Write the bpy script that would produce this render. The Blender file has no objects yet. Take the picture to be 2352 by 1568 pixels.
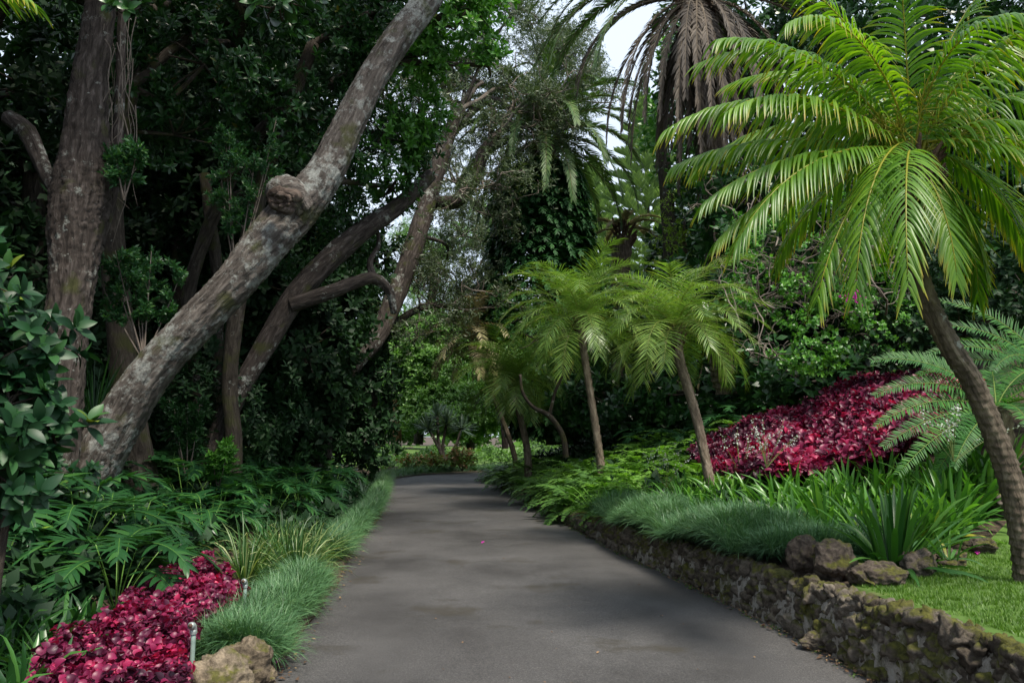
import bpy, math, random
import numpy as np
from mathutils import Vector, noise as mnoise

R = math.radians
sc = bpy.context.scene
# ------------------------------------------------------------------ camera
PITCH = R(6.74)
F, CX, CY, CAMZ = 1829.0, 1176.0, 784.0, 1.6
cam = bpy.data.objects.new('camera', bpy.data.cameras.new('camera'))
sc.collection.objects.link(cam)
cam.location = (0, 0, CAMZ)
cam.rotation_euler = (R(90) + PITCH, 0, 0)
cam.data.sensor_width = 36
cam.data.lens = F / 2352 * 36
cam.data.clip_end = 2000
sc.camera = cam
# ------------------------------------------------------------------ world
SUN_EL, SUN_AZ = 60, -55      # azimuth measured from +X towards +Y (the sun stands right, a little behind)
world = bpy.data.worlds.new("World")
sc.world = world
world.use_nodes = True
wn = world.node_tree
bg = wn.nodes['Background']
sky = wn.nodes.new('ShaderNodeTexSky')
sky.sky_type = 'NISHITA'
sky.sun_disc = False
sky.sun_elevation = R(SUN_EL)
sky.sun_rotation = R(90 - SUN_AZ)
sky.air_density = 1.0
sky.dust_density = 2.0
tcw = wn.nodes.new('ShaderNodeTexCoord')
nzw = wn.nodes.new('ShaderNodeTexNoise')
nzw.inputs['Scale'].default_value = 2.2
nzw.inputs['Detail'].default_value = 7
wn.links.new(tcw.outputs['Generated'], nzw.inputs['Vector'])
rpw = wn.nodes.new('ShaderNodeValToRGB')
rpw.color_ramp.elements[0].position = 0.30
rpw.color_ramp.elements[0].color = (.72, .72, .72, 1)
rpw.color_ramp.elements[1].position = 0.62
rpw.color_ramp.elements[1].color = (.96, .96, .96, 1)
wn.links.new(nzw.outputs['Fac'], rpw.inputs['Fac'])
mxw = wn.nodes.new('ShaderNodeMix')
mxw.data_type = 'RGBA'
mxw.inputs['B'].default_value = (5.3, 6.0, 7.0, 1)     # thin cloud sheet
wn.links.new(rpw.outputs['Color'], mxw.inputs['Factor'])
wn.links.new(sky.outputs['Color'], mxw.inputs['A'])
wn.links.new(mxw.outputs['Result'], bg.inputs['Color'])
bg.inputs['Strength'].default_value = 0.078
# ------------------------------------------------------------------ sun
sl = bpy.data.lights.new('sun', 'SUN')
sl.energy = 2.3
sl.angle = R(10)
sl.color = (1, .93, .80)
so = bpy.data.objects.new('sun', sl)
sc.collection.objects.link(so)
sd = Vector((math.cos(R(SUN_EL)) * math.cos(R(SUN_AZ)), math.cos(R(SUN_EL)) * math.sin(R(SUN_AZ)), math.sin(R(SUN_EL))))
so.rotation_euler = sd.to_track_quat('Z', 'Y').to_euler()
# ------------------------------------------------------------------ render
sc.view_settings.view_transform = 'Standard'
sc.view_settings.look = 'None'
sc.view_settings.exposure = 1.33
sc.view_settings.gamma = 1
cy = sc.cycles
cy.max_bounces = 7
cy.diffuse_bounces = 4
cy.glossy_bounces = 3
cy.transmission_bounces = 4
cy.transparent_max_bounces = 4
cy.caustics_reflective = False
cy.caustics_refractive = False
cy.use_denoising = True
cy.sample_clamp_indirect = 6

# ================================================================== helpers
rg = np.random.default_rng(7)
random.seed(7)
cp, sp_ = math.cos(PITCH), math.sin(PITCH)


def P(px, py, Y):
    """world point seen at photo pixel (2352 wide) at forward distance Y"""
    x, v = (px - CX) / F, (CY - py) / F
    d = np.array([x, cp - v * sp_, sp_ + v * cp])
    return np.array([0, 0, CAMZ]) + d * (Y / d[1])


def G(px, py, z=0.0):
    x, v = (px - CX) / F, (CY - py) / F
    d = np.array([x, cp - v * sp_, sp_ + v * cp])
    return np.array([0, 0, CAMZ]) + d * ((z - CAMZ) / d[2])


def proj(p):
    x, y_, z = p[0], p[1], p[2] - CAMZ
    d = y_ * cp + z * sp_
    return CX + F * x / d, CY - F * (-y_ * sp_ + z * cp) / d


def unit(a):
    return a / np.maximum(np.linalg.norm(a, axis=-1, keepdims=True), 1e-9)


def sstep(a, b, x):
    t = np.clip((np.asarray(x, float) - a) / (b - a), 0, 1)
    return t * t * (3 - 2 * t)


def col_link(o):
    sc.collection.objects.link(o)
    return o


def build(name, geo, mat, parent=None, smooth=True):
    """geo = (V, F4, rnd, t[, bk]) -> one mesh object"""
    V, Fq, rnd, t = geo[:4]
    me = bpy.data.meshes.new(name)
    V = np.ascontiguousarray(V, np.float32)
    Fq = np.ascontiguousarray(Fq, np.int32)
    me.vertices.add(len(V))
    me.vertices.foreach_set('co', V.ravel())
    k = Fq.shape[1]
    me.loops.add(Fq.size)
    me.loops.foreach_set('vertex_index', Fq.ravel())
    me.polygons.add(len(Fq))
    me.polygons.foreach_set('loop_start', np.arange(len(Fq), dtype=np.int32) * k)
    me.polygons.foreach_set('loop_total', np.full(len(Fq), k, np.int32))
    me.polygons.foreach_set('use_smooth', np.full(len(Fq), smooth))
    a = me.attributes.new('rnd', 'FLOAT', 'POINT')
    a.data.foreach_set('value', np.ascontiguousarray(rnd, np.float32))
    a = me.attributes.new('tt', 'FLOAT', 'POINT')
    a.data.foreach_set('value', np.ascontiguousarray(t, np.float32))
    if len(geo) > 4 and geo[4] is not None:
        a = me.attributes.new('bk', 'FLOAT_VECTOR', 'POINT')
        a.data.foreach_set('vector', np.ascontiguousarray(geo[4], np.float32).ravel())
    me.update(calc_edges=True)
    me.materials.append(mat)
    o = bpy.data.objects.new(name, me)
    col_link(o)
    if parent is not None:
        o.parent = parent
    return o


def join(gs):
    off = 0
    Vs, Fs, rs, ts, bs = [], [], [], [], []
    for g in gs:
        Vs.append(g[0]); Fs.append(g[1] + off); rs.append(g[2]); ts.append(g[3])
        bs.append(g[4] if len(g) > 4 and g[4] is not None else g[0])
        off += len(g[0])
    return np.concatenate(Vs), np.concatenate(Fs), np.concatenate(rs), np.concatenate(ts), np.concatenate(bs)


def tag(o, label=None, cat=None, group=None, kind=None):
    if label: o['label'] = label
    if cat: o['category'] = cat
    if group: o['group'] = group
    if kind: o['kind'] = kind
    return o


def empty(name, loc, label, cat, group=None, rz=0):
    o = bpy.data.objects.new(name, None)
    o.empty_display_size = .1
    o.location = tuple(loc)
    o.rotation_euler = (0, 0, rz)
    col_link(o)
    return tag(o, label, cat, group)


def dup(root, loc, rz=0, s=1.0, label=None, rx=0, ry=0):
    r = root.copy(); col_link(r)
    r.location = tuple(loc); r.rotation_euler = (rx, ry, rz); r.scale = (s, s, s) if np.isscalar(s) else s
    if label: r['label'] = label
    for ch in list(root.children):
        c = ch.copy(); col_link(c); c.parent = r
        for g in list(ch.children):
            d = g.copy(); col_link(d); d.parent = c
    return r


def strips(C, S, W, N=None, fold=0.0, rnd=None, tt=None):
    """N ribbons: centre lines C (n,r,3), side vectors S, half widths W (n,r); a folded ribbon has a midrib"""
    n, r, _ = C.shape
    Wc = W[..., None]
    A, B = C - S * Wc, C + S * Wc
    if N is not None:
        A = A + N * Wc * fold; B = B + N * Wc * fold
        V = np.stack([A, C, B], 2); k = 3
    else:
        V = np.stack([A, B], 2); k = 2
    idx = np.arange(n * r * k).reshape(n, r, k)
    Fq = np.stack([idx[:, :-1, :-1], idx[:, :-1, 1:], idx[:, 1:, 1:], idx[:, 1:, :-1]], -1).reshape(-1, 4)
    if rnd is None: rnd = rg.random(n)
    rr = np.broadcast_to(np.asarray(rnd)[:, None, None], (n, r, k)).ravel()
    if tt is None: tt = np.linspace(0, 1, r)
    t3 = np.broadcast_to(np.asarray(tt)[None, :, None], (n, r, k)).ravel()
    return V.reshape(-1, 3), Fq, rr.copy(), t3.copy()


def catmull(pts, sub):
    p = np.asarray(pts, float)
    p = np.vstack([2 * p[0] - p[1], p, 2 * p[-1] - p[-2]])
    out = []
    for i in range(1, len(p) - 2):
        for k in range(sub):
            t = k / sub
            a, b, c, d = p[i - 1], p[i], p[i + 1], p[i + 2]
            out.append(.5 * ((2 * b) + (c - a) * t + (2 * a - 5 * b + 4 * c - d) * t * t + (3 * b - a - 3 * c + d) * t ** 3))
    out.append(p[-2])
    return np.array(out)


def tube(pts, radii, seg=10, sub=5, bark=0.0, seed=0, rings=None, lump=0.0, t=0.0, rnd=.5):
    """tapered tube through pts; bark = ridge depth; rings=(per metre, depth) leaf scars"""
    c = catmull(np.column_stack([np.asarray(pts, float), np.asarray(radii, float)]), sub)
    C, rad = c[:, :3], np.maximum(c[:, 3], 1e-4)
    n = len(C)
    T = unit(np.gradient(C, axis=0))
    ref = np.array([0., 1, 0]) if abs(T[0, 1]) < .9 else np.array([1., 0, 0])
    U = np.zeros_like(C)
    u = unit(np.cross(T[0], ref))
    for i in range(n):
        u = unit(u - T[i] * (u @ T[i])); U[i] = u
    W = np.cross(T, U)
    s = np.concatenate([[0], np.cumsum(np.linalg.norm(np.diff(C, axis=0), axis=1))])
    th = np.linspace(0, 2 * np.pi, seg, endpoint=False)
    rr = rad[:, None] * np.ones(seg)[None]
    q = np.random.default_rng(seed)
    if lump:
        for k in (1, 2, 3):
            rr = rr * (1 + lump / k * np.sin(k * th[None] + s[:, None] * q.uniform(.5, 3.2) + q.uniform(0, 6)))
    if bark:
        tw = s[:, None] * .35
        for k, a in ((7, .8), (13, 1.), (23, .7)):
            wob = 1.1 * np.sin(s[:, None] * q.uniform(1.5, 3) + q.uniform(0, 6)) + .5 * np.sin(s[:, None] * q.uniform(5, 9) + th[None] * 2)
            rr = rr * (1 + bark * a * (np.abs(np.sin((k * (th[None] + tw)) / 2 + wob)) - .64))
        rr = rr * (1 + bark * .5 * q.standard_normal(rr.shape))
    if rings:
        per, dep = rings
        ph = s[:, None] * per + th[None] / (2 * np.pi) * 2
        fr = ph - np.floor(ph)
        cell = .65 + .35 * np.cos(6 * th[None] + np.floor(ph) * 2.4)
        rr = rr * (1 + dep * (1 - fr) ** 1.5 * cell)
    V = C[:, None] + rr[..., None] * (U[:, None] * np.cos(th)[None, :, None] + W[:, None] * np.sin(th)[None, :, None])
    idx = np.arange(n * seg).reshape(n, seg)
    nx = np.roll(idx, -1, 1)
    Fq = np.stack([idx[:-1], nx[:-1], nx[1:], idx[1:]], -1).reshape(-1, 4)
    bk = np.stack([np.broadcast_to(np.cos(th)[None], rr.shape) * rad[:, None] * 1.0,
                   np.broadcast_to(np.sin(th)[None], rr.shape) * rad[:, None] * 1.0,
                   np.broadcast_to(s[:, None], rr.shape) * .22 + seed * 3.1], -1).reshape(-1, 3)
    # end cap
    V = V.reshape(-1, 3)
    V = np.vstack([V, C[-1] + T[-1] * rad[-1] * .3])
    last = idx[-1]
    capi = len(V) - 1
    capF = np.array([[last[i], last[(i + 1) % seg], last[(i + 2) % seg] if False else capi, capi] for i in range(seg)])
    capF = np.array([[last[i], last[(i + 1) % seg], last[(i + 2) % seg], capi] for i in range(0, seg - 1, 2)])
    Fq = np.vstack([Fq, capF])
    bk = np.vstack([bk, bk[-1]])
    m = len(V)
    return V, Fq, np.full(m, rnd), np.full(m, float(t)), bk


def rosette(n=7, l=.12, w=.028, rows=4, el=(10, 60), fold=.35, curl=.5, stem=0.0, seed=0, jitter=.25, tip=1.0):
    """cluster of pointed leaves round +Z"""
    q = np.random.default_rng(seed)
    az = np.arange(n) * 2.39996 + q.uniform(0, 6)
    e = np.radians(np.linspace(el[0], el[1], n) + q.uniform(-8, 8, n))
    L = l * (1 + jitter * q.uniform(-1, 1, n))
    tt = np.linspace(0, 1, rows)
    C = np.zeros((n, rows, 3)); S = np.zeros_like(C); Nn = np.zeros_like(C)
    prof = np.sin(np.pi * np.clip(tt, 0, 1) ** (.9 * tip)) ** .8
    prof[0] = .12; prof[-1] = .04
    for i in range(n):
        h = np.array([math.cos(az[i]), math.sin(az[i]), 0]); b = np.array([-h[1], h[0], 0])
        p = np.array([0, 0, stem * i / n]); 
        for k in range(rows):
            ek = e[i] - curl * tt[k]
            d = h * math.cos(ek) + np.array([0, 0, 1]) * math.sin(ek)
            C[i, k] = p
            S[i, k] = b; Nn[i, k] = np.cross(d, b)
            p = p + d * L[i] / (rows - 1)
    W = (w * prof)[None] * (L / l)[:, None]
    return strips(C, S, W, Nn if fold else None, fold, rnd=q.random(n))


def frames(A, q):
    A = unit(A)
    x = unit(np.cross(A, unit(q.standard_normal(A.shape))))
    y = np.cross(A, x)
    return np.stack([x, y, A], -1)


def scatter(tmpls, pos, axis, scale, seed=0, rvar=.35, rbase=None):
    """copies of templates at pos, their +Z along axis"""
    q = np.random.default_rng(seed)
    n = len(pos)
    M = frames(axis, q) * np.asarray(scale)[:, None, None]
    which = q.integers(0, len(tmpls), n)
    rb = q.random(n) if rbase is None else rbase
    out = []
    for k, tm in enumerate(tmpls):
        m = which == k
        if not m.any(): continue
        V = np.einsum('nij,vj->nvi', M[m], tm[0]) + pos[m][:, None]
        nv = len(tm[0])
        Fq = (tm[1][None] + (np.arange(m.sum()) * nv)[:, None, None]).reshape(-1, tm[1].shape[1])
        rr = np.clip(tm[2][None] * (1 - rvar) + rb[m][:, None] * rvar, 0, 1)
        tt = np.broadcast_to(tm[3][None], rr.shape)
        out.append((V.reshape(-1, 3), Fq, rr.ravel(), tt.ravel()))
    g = join(out)
    return g[:4]


def frond(L=1.7, e0=50, e1=-40, p=1.0, az=0, daz=0, n=46, ll=.42, w=.012, grav=.9, gexp=1.2, s0=.12, a0=62, a1=28,
          vee=18, rows=6, rach=.010, seed=0, fold=.5, prof=(.55, 1.0, .35), org=(0, 0, 0), jit=.12, web=0.0, gone=0.0, twist=0, roll=0):
    """one feather leaf: rachis plus leaflets that hang by their own weight. Angles in degrees."""
    q = np.random.default_rng(seed)
    m = 26
    s = np.linspace(0, 1, m)
    e = np.radians(e0 + (e1 - e0) * s ** p)
    a = np.radians(az + daz * s ** 1.3)
    T = np.stack([np.cos(a) * np.cos(e), np.sin(a) * np.cos(e), np.sin(e)], -1)
    Cc = np.array(org, float) + np.concatenate([[np.zeros(3)], np.cumsum((T[:-1] + T[1:]) / 2 * L / (m - 1), 0)])
    B = np.stack([-np.sin(a), np.cos(a), 0 * a], -1)
    U = unit(np.cross(T, B))
    if twist or roll:
        tw = R(twist) * s + R(roll)
        B, U = B * np.cos(tw)[:, None] + U * np.sin(tw)[:, None], U * np.cos(tw)[:, None] - B * np.sin(tw)[:, None]
    out = []
    si = np.linspace(s0, .995, n)
    fs = []
    for sd_ in (-1, 1):
        ss = np.clip(si + q.uniform(-.4, .4, n) * (1 - s0) / n, 0, 1)
        if gone: ss = ss[q.random(n) > gone]
        nn = len(ss)
        f = lambda A: np.stack([np.interp(ss, s, A[:, j]) for j in range(3)], -1)
        c, t_, b_, u_ = f(Cc), unit(f(T)), unit(f(B)), unit(f(U))
        x = (ss - s0) / (1 - s0)
        pr = np.interp(x, [0, .35, 1], prof) * (1 + jit * q.uniform(-1, 1, nn))
        ang = np.radians(a0 + (a1 - a0) * x + q.uniform(-6, 6, nn))
        ve = np.radians(vee + q.uniform(-10, 10, nn))
        d0 = t_ * np.cos(ang)[:, None] + (sd_ * b_ * np.cos(ve)[:, None] + u_ * np.sin(ve)[:, None]) * np.sin(ang)[:, None]
        tt = np.linspace(0, 1, rows)
        P_ = np.zeros((nn, rows, 3)); Sd = np.zeros_like(P_); Nd = np.zeros_like(P_)
        pt = c.copy()
        gv = grav * (1 + .25 * q.uniform(-1, 1, nn))
        for k in range(rows):
            d = d0.copy(); d[:, 2] -= gv * tt[k] ** gexp
            d = unit(d)
            P_[:, k] = pt
            S_ = unit(t_ - d * np.sum(t_ * d, 1, keepdims=True))
            Sd[:, k] = S_; Nd[:, k] = unit(np.cross(S_, d)) * (-sd_)
            pt = pt + d * (ll * pr / (rows - 1))[:, None]
        wp = np.interp(tt, [0, .12, .45, .8, 1], [.45, .95, 1, .55, .05])
        W = (w * wp)[None] * (.6 + .4 * pr)[:, None]
        fs.append(strips(P_, Sd, W, Nd if fold else None, fold, rnd=np.clip(q.random(nn) * .6 + q.random() * .4, 0, 1)))
    if rach:
        g = tube(Cc[::2], np.linspace(rach, rach * .25, len(Cc[::2])), seg=5, sub=1)
        fs.append((g[0], g[1], g[2], np.full(len(g[0]), 2.0)))
    if web:
        Wd = (web * np.interp(s, [0, .15, .7, 1], [.2, 1, .8, .1]))[None]
        fs.append(strips(Cc[None], B[None], Wd, U[None], .25, rnd=np.array([.5])))
    return join(fs)[:4]


def xform(g, M=None, off=(0, 0, 0)):
    V = g[0] if M is None else g[0] @ np.asarray(M).T
    return (V + np.asarray(off),) + tuple(g[1:4])


def rotz(a):
    c, s = math.cos(a), math.sin(a)
    return np.array([[c, -s, 0], [s, c, 0], [0, 0, 1]])


def blades(n=40, L=(.3, .5), w=.012, el=(20, 85), grav=1.2, rows=5, fold=.4, base=.04, seed=0, az=None, taper=(.7, 1, .9, .5, .05)):
    """tuft of arching strap leaves"""
    q = np.random.default_rng(seed)
    a = q.uniform(0, 2 * np.pi, n) if az is None else q.normal(az[0], az[1], n)
    e = np.radians(q.uniform(el[0], el[1], n))
    LL = q.uniform(L[0], L[1], n)
    d0 = np.stack([np.cos(a) * np.cos(e), np.sin(a) * np.cos(e), np.sin(e)], -1)
    b0 = np.stack([-np.sin(a), np.cos(a), 0 * a], -1)
    tw = q.uniform(-.6, .6, n)[:, None]
    p = np.stack([np.cos(a) * base, np.sin(a) * base, 0 * a], -1) * q.random(n)[:, None]
    gv = grav * q.uniform(.5, 1.3, n)
    C = np.zeros((n, rows, 3)); S = np.zeros_like(C); Nn = np.zeros_like(C)
    tt = np.linspace(0, 1, rows)
    for k in range(rows):
        d = d0.copy(); d[:, 2] -= gv * tt[k] ** 1.4; d = unit(d)
        C[:, k] = p
        nn = np.cross(d, b0)
        S[:, k] = unit(b0 + nn * tw); Nn[:, k] = unit(nn - b0 * tw)
        p = p + d * (LL / (rows - 1))[:, None]
    W = w * np.interp(tt, np.linspace(0, 1, len(taper)), taper)
    W = np.broadcast_to(W[None], (n, rows)) * q.uniform(.8, 1.1, n)[:, None]
    return strips(C, S, W, Nn if fold else None, fold, rnd=q.random(n))


# ================================================================== materials
def new_mat(name):
    m = bpy.data.materials.new(name); m.use_nodes = True
    nt = m.node_tree
    return m, nt, nt.nodes['Principled BSDF'], nt.nodes['Material Output']


def node(nt, typ, **kw):
    n = nt.nodes.new(typ)
    for k, v in kw.items():
        if k in n.inputs.keys(): n.inputs[k].default_value = v
        else: setattr(n, k, v)
    return n


def ramp(nt, fac, stops):
    r = nt.nodes.new('ShaderNodeValToRGB')
    el = r.color_ramp.elements
    while len(el) < len(stops): el.new(.5)
    for e, (p, c) in zip(el, stops):
        e.position = p; e.color = tuple(c) + (1,) if len(c) == 3 else c
    nt.links.new(fac, r.inputs['Fac'])
    return r


def attr(nt, name):
    a = nt.nodes.new('ShaderNodeAttribute'); a.attribute_name = name
    return a


def mixc(nt, f, a, b, mode='MIX'):
    m = nt.nodes.new('ShaderNodeMix'); m.data_type = 'RGBA'; m.blend_type = mode
    for s, v in (('Factor', f), ('A', a), ('B', b)):
        if hasattr(v, 'is_linked') or hasattr(v, 'links'): nt.links.new(v, m.inputs[s])
        elif s == 'Factor': m.inputs[s].default_value = v
        else: m.inputs[s].default_value = tuple(v) + (1,) if len(v) == 3 else v
    return m.outputs['Result']


def leaf_mat(name, stops, tip=None, rachis=None, rough=.38, trans=.3, tcol=None, spec=.5, noise=.35, nscale=.6):
    m, nt, bs, out = new_mat(name)
    ra = attr(nt, 'rnd').outputs['Fac']; ta = attr(nt, 'tt').outputs['Fac']
    c = ramp(nt, ra, stops).outputs['Color']
    tc = nt.nodes.new('ShaderNodeTexCoord')
    nz = node(nt, 'ShaderNodeTexNoise', Scale=nscale, Detail=3.0)
    nt.links.new(tc.outputs['Object'], nz.inputs['Vector'])
    vr = ramp(nt, nz.outputs['Fac'], [(.3, (.55, .62, .6)), (.7, (1.25, 1.2, 1.05))]).outputs['Color']
    c = mixc(nt, noise, c, mixc(nt, 1.0, c, vr, 'MULTIPLY'))
    if tip:
        f = ramp(nt, ta, [(.6, (0, 0, 0)), (.98, (1, 1, 1))]).outputs['Color']
        g = ramp(nt, ra, [(.35, (0, 0, 0)), (.9, (1, 1, 1))]).outputs['Color']
        mm = node(nt, 'ShaderNodeMath', operation='MULTIPLY')
        nt.links.new(f, mm.inputs[0]); nt.links.new(g, mm.inputs[1])
        c = mixc(nt, mm.outputs[0], c, tip)
    if rachis:
        gt = node(nt, 'ShaderNodeMath', operation='GREATER_THAN'); gt.inputs[1].default_value = 1.5
        nt.links.new(ta, gt.inputs[0])
        c = mixc(nt, gt.outputs[0], c, rachis)
    nt.links.new(c, bs.inputs['Base Color'])
    bs.inputs['Roughness'].default_value = rough
    bs.inputs['Specular IOR Level'].default_value = spec
    if trans:
        tr = nt.nodes.new('ShaderNodeBsdfTranslucent')
        tcx = mixc(nt, 1.0, c, tcol or (1.3, 1.5, .5), 'MULTIPLY')
        nt.links.new(tcx, tr.inputs['Color'])
        ms = nt.nodes.new('ShaderNodeMixShader'); ms.inputs[0].default_value = trans
        nt.links.new(bs.outputs[0], ms.inputs[1]); nt.links.new(tr.outputs[0], ms.inputs[2])
        nt.links.new(ms.outputs[0], out.inputs['Surface'])
    return m


def bark_mat(name, dark, mid, light, lichen=0.0, moss=0.0, scale=9, bump=.5, lcol=(.42, .44, .40)):
    m, nt, bs, out = new_mat(name)
    bk = attr(nt, 'bk').outputs['Vector']
    n1 = node(nt, 'ShaderNodeTexNoise', Scale=float(scale * 2.2), Detail=8.0, Roughness=.65, Distortion=.6)
    nt.links.new(bk, n1.inputs['Vector'])
    c = ramp(nt, n1.outputs['Fac'], [(.33, dark), (.52, mid), (.72, light)]).outputs['Color']
    geo = nt.nodes.new('ShaderNodeTexCoord')
    if lichen:
        n2 = node(nt, 'ShaderNodeTexNoise', Scale=7.0, Detail=10.0, Roughness=.72)
        nt.links.new(geo.outputs['Object'], n2.inputs['Vector'])
        n3 = node(nt, 'ShaderNodeTexNoise', Scale=1.1, Detail=2.0)
        nt.links.new(geo.outputs['Object'], n3.inputs['Vector'])
        ad = node(nt, 'ShaderNodeMath', operation='MULTIPLY_ADD'); ad.inputs[1].default_value = .55
        nt.links.new(n3.outputs['Fac'], ad.inputs[0]); nt.links.new(n2.outputs['Fac'], ad.inputs[2])
        th = 1.0 - lichen * .19
        f = ramp(nt, ad.outputs[0], [(th - .05, (0, 0, 0)), (th + .05, (1, 1, 1))]).outputs['Color']
        n4 = node(nt, 'ShaderNodeTexNoise', Scale=40.0, Detail=3.0)
        nt.links.new(geo.outputs['Object'], n4.inputs['Vector'])
        lc = ramp(nt, n4.outputs['Fac'], [(.3, tuple(x * .55 for x in lcol)), (.7, lcol)]).outputs['Color']
        c = mixc(nt, f, c, lc)
    if moss:
        n5 = node(nt, 'ShaderNodeTexNoise', Scale=3.0, Detail=5.0)
        nt.links.new(geo.outputs['Object'], n5.inputs['Vector'])
        f = ramp(nt, n5.outputs['Fac'], [(.62 - moss * .2, (0, 0, 0)), (.72 - moss * .15, (.8, .8, .8))]).outputs['Color']
        c = mixc(nt, f, c, (.055, .06, .018))
    nt.links.new(c, bs.inputs['Base Color'])
    bs.inputs['Roughness'].default_value = .9
    bs.inputs['Specular IOR Level'].default_value = .25
    bp = node(nt, 'ShaderNodeBump', Strength=bump, Distance=.05)
    nt.links.new(n1.outputs['Fac'], bp.inputs['Height'])
    nt.links.new(bp.outputs[0], bs.inputs['Normal'])
    return m


M = {}
M['glossy'] = leaf_mat('glossy_leaf', [(0, (.012, .042, .014)), (.6, (.025, .085, .022)), (.95, (.05, .14, .03)), (1, (.3, .2, .03))], rough=.33, trans=.18, spec=.5)
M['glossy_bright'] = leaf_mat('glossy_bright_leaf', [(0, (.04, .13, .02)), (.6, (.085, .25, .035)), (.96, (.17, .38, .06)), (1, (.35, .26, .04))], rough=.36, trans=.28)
M['bluish'] = leaf_mat('bluish_leaf', [(0, (.008, .034, .014)), (.6, (.016, .064, .022)), (.96, (.035, .115, .03)), (1, (.2, .25, .03))], rough=.45, trans=.14, spec=.35)
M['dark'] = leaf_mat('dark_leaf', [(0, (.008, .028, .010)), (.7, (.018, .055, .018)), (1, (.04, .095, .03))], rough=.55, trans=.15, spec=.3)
M['olive'] = leaf_mat('olive_leaf', [(0, (.05, .075, .04)), (.7, (.10, .14, .07)), (1, (.19, .23, .13))], rough=.5, trans=.2)
M['fresh'] = leaf_mat('fresh_leaf', [(0, (.06, .14, .035)), (.6, (.13, .27, .06)), (1, (.22, .40, .10))], rough=.42, trans=.3)
M['tender'] = leaf_mat('tender_leaf', [(0, (.02, .075, .03)), (.6, (.05, .15, .05)), (1, (.13, .27, .06))], rough=.4, trans=.3)
M['yellowgreen'] = leaf_mat('yellowgreen_leaf', [(0, (.12, .2, .02)), (1, (.28, .42, .05))], rough=.5, trans=.35)
M['palm'] = leaf_mat('date_palm_leaflet', [(0, (.05, .14, .015)), (.5, (.115, .25, .022)), (1, (.23, .38, .035))], tip=(.50, .30, .03), rachis=(.34, .33, .04), rough=.36, trans=.42, spec=.45, tcol=(1.5, 1.6, .35), noise=.25)
M['palm_far'] = leaf_mat('pygmy_palm_leaflet', [(0, (.08, .16, .04)), (.5, (.17, .29, .065)), (1, (.31, .43, .11))], tip=(.26, .22, .04), rachis=(.2, .22, .05), rough=.36, trans=.3, noise=.3)
M['canary'] = leaf_mat('canary_palm_leaflet', [(0, (.035, .08, .026)), (.6, (.085, .155, .05)), (1, (.16, .24, .08))], rachis=(.12, .12, .05), rough=.5, trans=.15, spec=.3)
M['dead'] = leaf_mat('dead_palm_leaflet', [(0, (.035, .027, .022)), (.5, (.08, .062, .050)), (1, (.18, .145, .115))], rachis=(.13, .10, .07), rough=.75, trans=.1, tcol=(1, .9, .8))
M['straw'] = leaf_mat('straw_palm_leaflet', [(0, (.22, .21, .10)), (.5, (.34, .32, .14)), (1, (.5, .43, .3))], rachis=(.3, .25, .15), rough=.75, trans=.2, tcol=(1, .9, .8))
M['cycad'] = leaf_mat('cycad_leaflet', [(0, (.025, .09, .022)), (.6, (.05, .17, .032)), (1, (.11, .27, .045))], rachis=(.20, .28, .06), rough=.48, trans=.3, spec=.28)
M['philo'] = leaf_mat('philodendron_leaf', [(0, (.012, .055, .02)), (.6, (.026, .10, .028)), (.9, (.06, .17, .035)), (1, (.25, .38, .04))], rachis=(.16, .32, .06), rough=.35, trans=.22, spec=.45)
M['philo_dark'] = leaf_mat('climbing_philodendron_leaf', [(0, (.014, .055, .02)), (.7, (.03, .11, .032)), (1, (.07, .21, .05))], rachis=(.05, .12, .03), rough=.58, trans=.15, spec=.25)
M['strap'] = leaf_mat('strap_leaf', [(0, (.045, .14, .025)), (.6, (.10, .26, .045)), (.95, (.20, .40, .07)), (1, (.5, .42, .06))], rough=.33, trans=.3, spec=.5)
M['strap_big'] = leaf_mat('broad_strap_leaf', [(0, (.022, .085, .018)), (.6, (.05, .15, .03)), (1, (.12, .28, .05))], rough=.38, trans=.25, spec=.4)
M['strap_dark'] = leaf_mat('dark_strap_leaf', [(0, (.015, .06, .015)), (.6, (.03, .11, .025)), (1, (.07, .19, .04))], rough=.33, trans=.2)
M['variegated'] = leaf_mat('variegated_blade', [(0, (.03, .09, .025)), (.6, (.07, .16, .04)), (.8, (.2, .28, .1)), (1, (.42, .45, .22))], rough=.4, trans=.25)
M['mondo'] = leaf_mat('mondo_blade', [(0, (.05, .125, .06)), (.6, (.10, .22, .10)), (.93, (.21, .37, .17)), (1, (.40, .36, .20))], rough=.45, trans=.2, nscale=1.6, noise=.5)
M['lawn'] = leaf_mat('lawn_blade', [(0, (.05, .12, .012)), (.6, (.095, .20, .02)), (1, (.17, .28, .045))], rough=.5, trans=.3, nscale=2.0, noise=.5)
M['fern'] = leaf_mat('fern_leaf', [(0, (.10, .22, .035)), (.6, (.18, .38, .06)), (1, (.30, .52, .10))], rachis=(.12, .16, .04), rough=.5, trans=.3)
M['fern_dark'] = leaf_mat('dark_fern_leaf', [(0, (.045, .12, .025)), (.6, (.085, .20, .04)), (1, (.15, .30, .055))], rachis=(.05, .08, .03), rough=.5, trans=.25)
M['red'] = leaf_mat('crimson_leaf', [(0, (.035, .008, .022)), (.35, (.10, .012, .045)), (.7, (.27, .018, .085)), (1, (.60, .04, .14))], rough=.42, trans=.3, tcol=(1.6, .5, .6), noise=.5, nscale=2.5)
M['pine'] = leaf_mat('pine_needles', [(0, (.13, .20, .09)), (.6, (.25, .36, .15)), (1, (.38, .50, .22))], rough=.6, trans=.15)
M['blue_spike'] = leaf_mat('blue_spike_leaf', [(0, (.06, .10, .08)), (1, (.17, .25, .20))], rough=.45, trans=.15)
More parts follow.
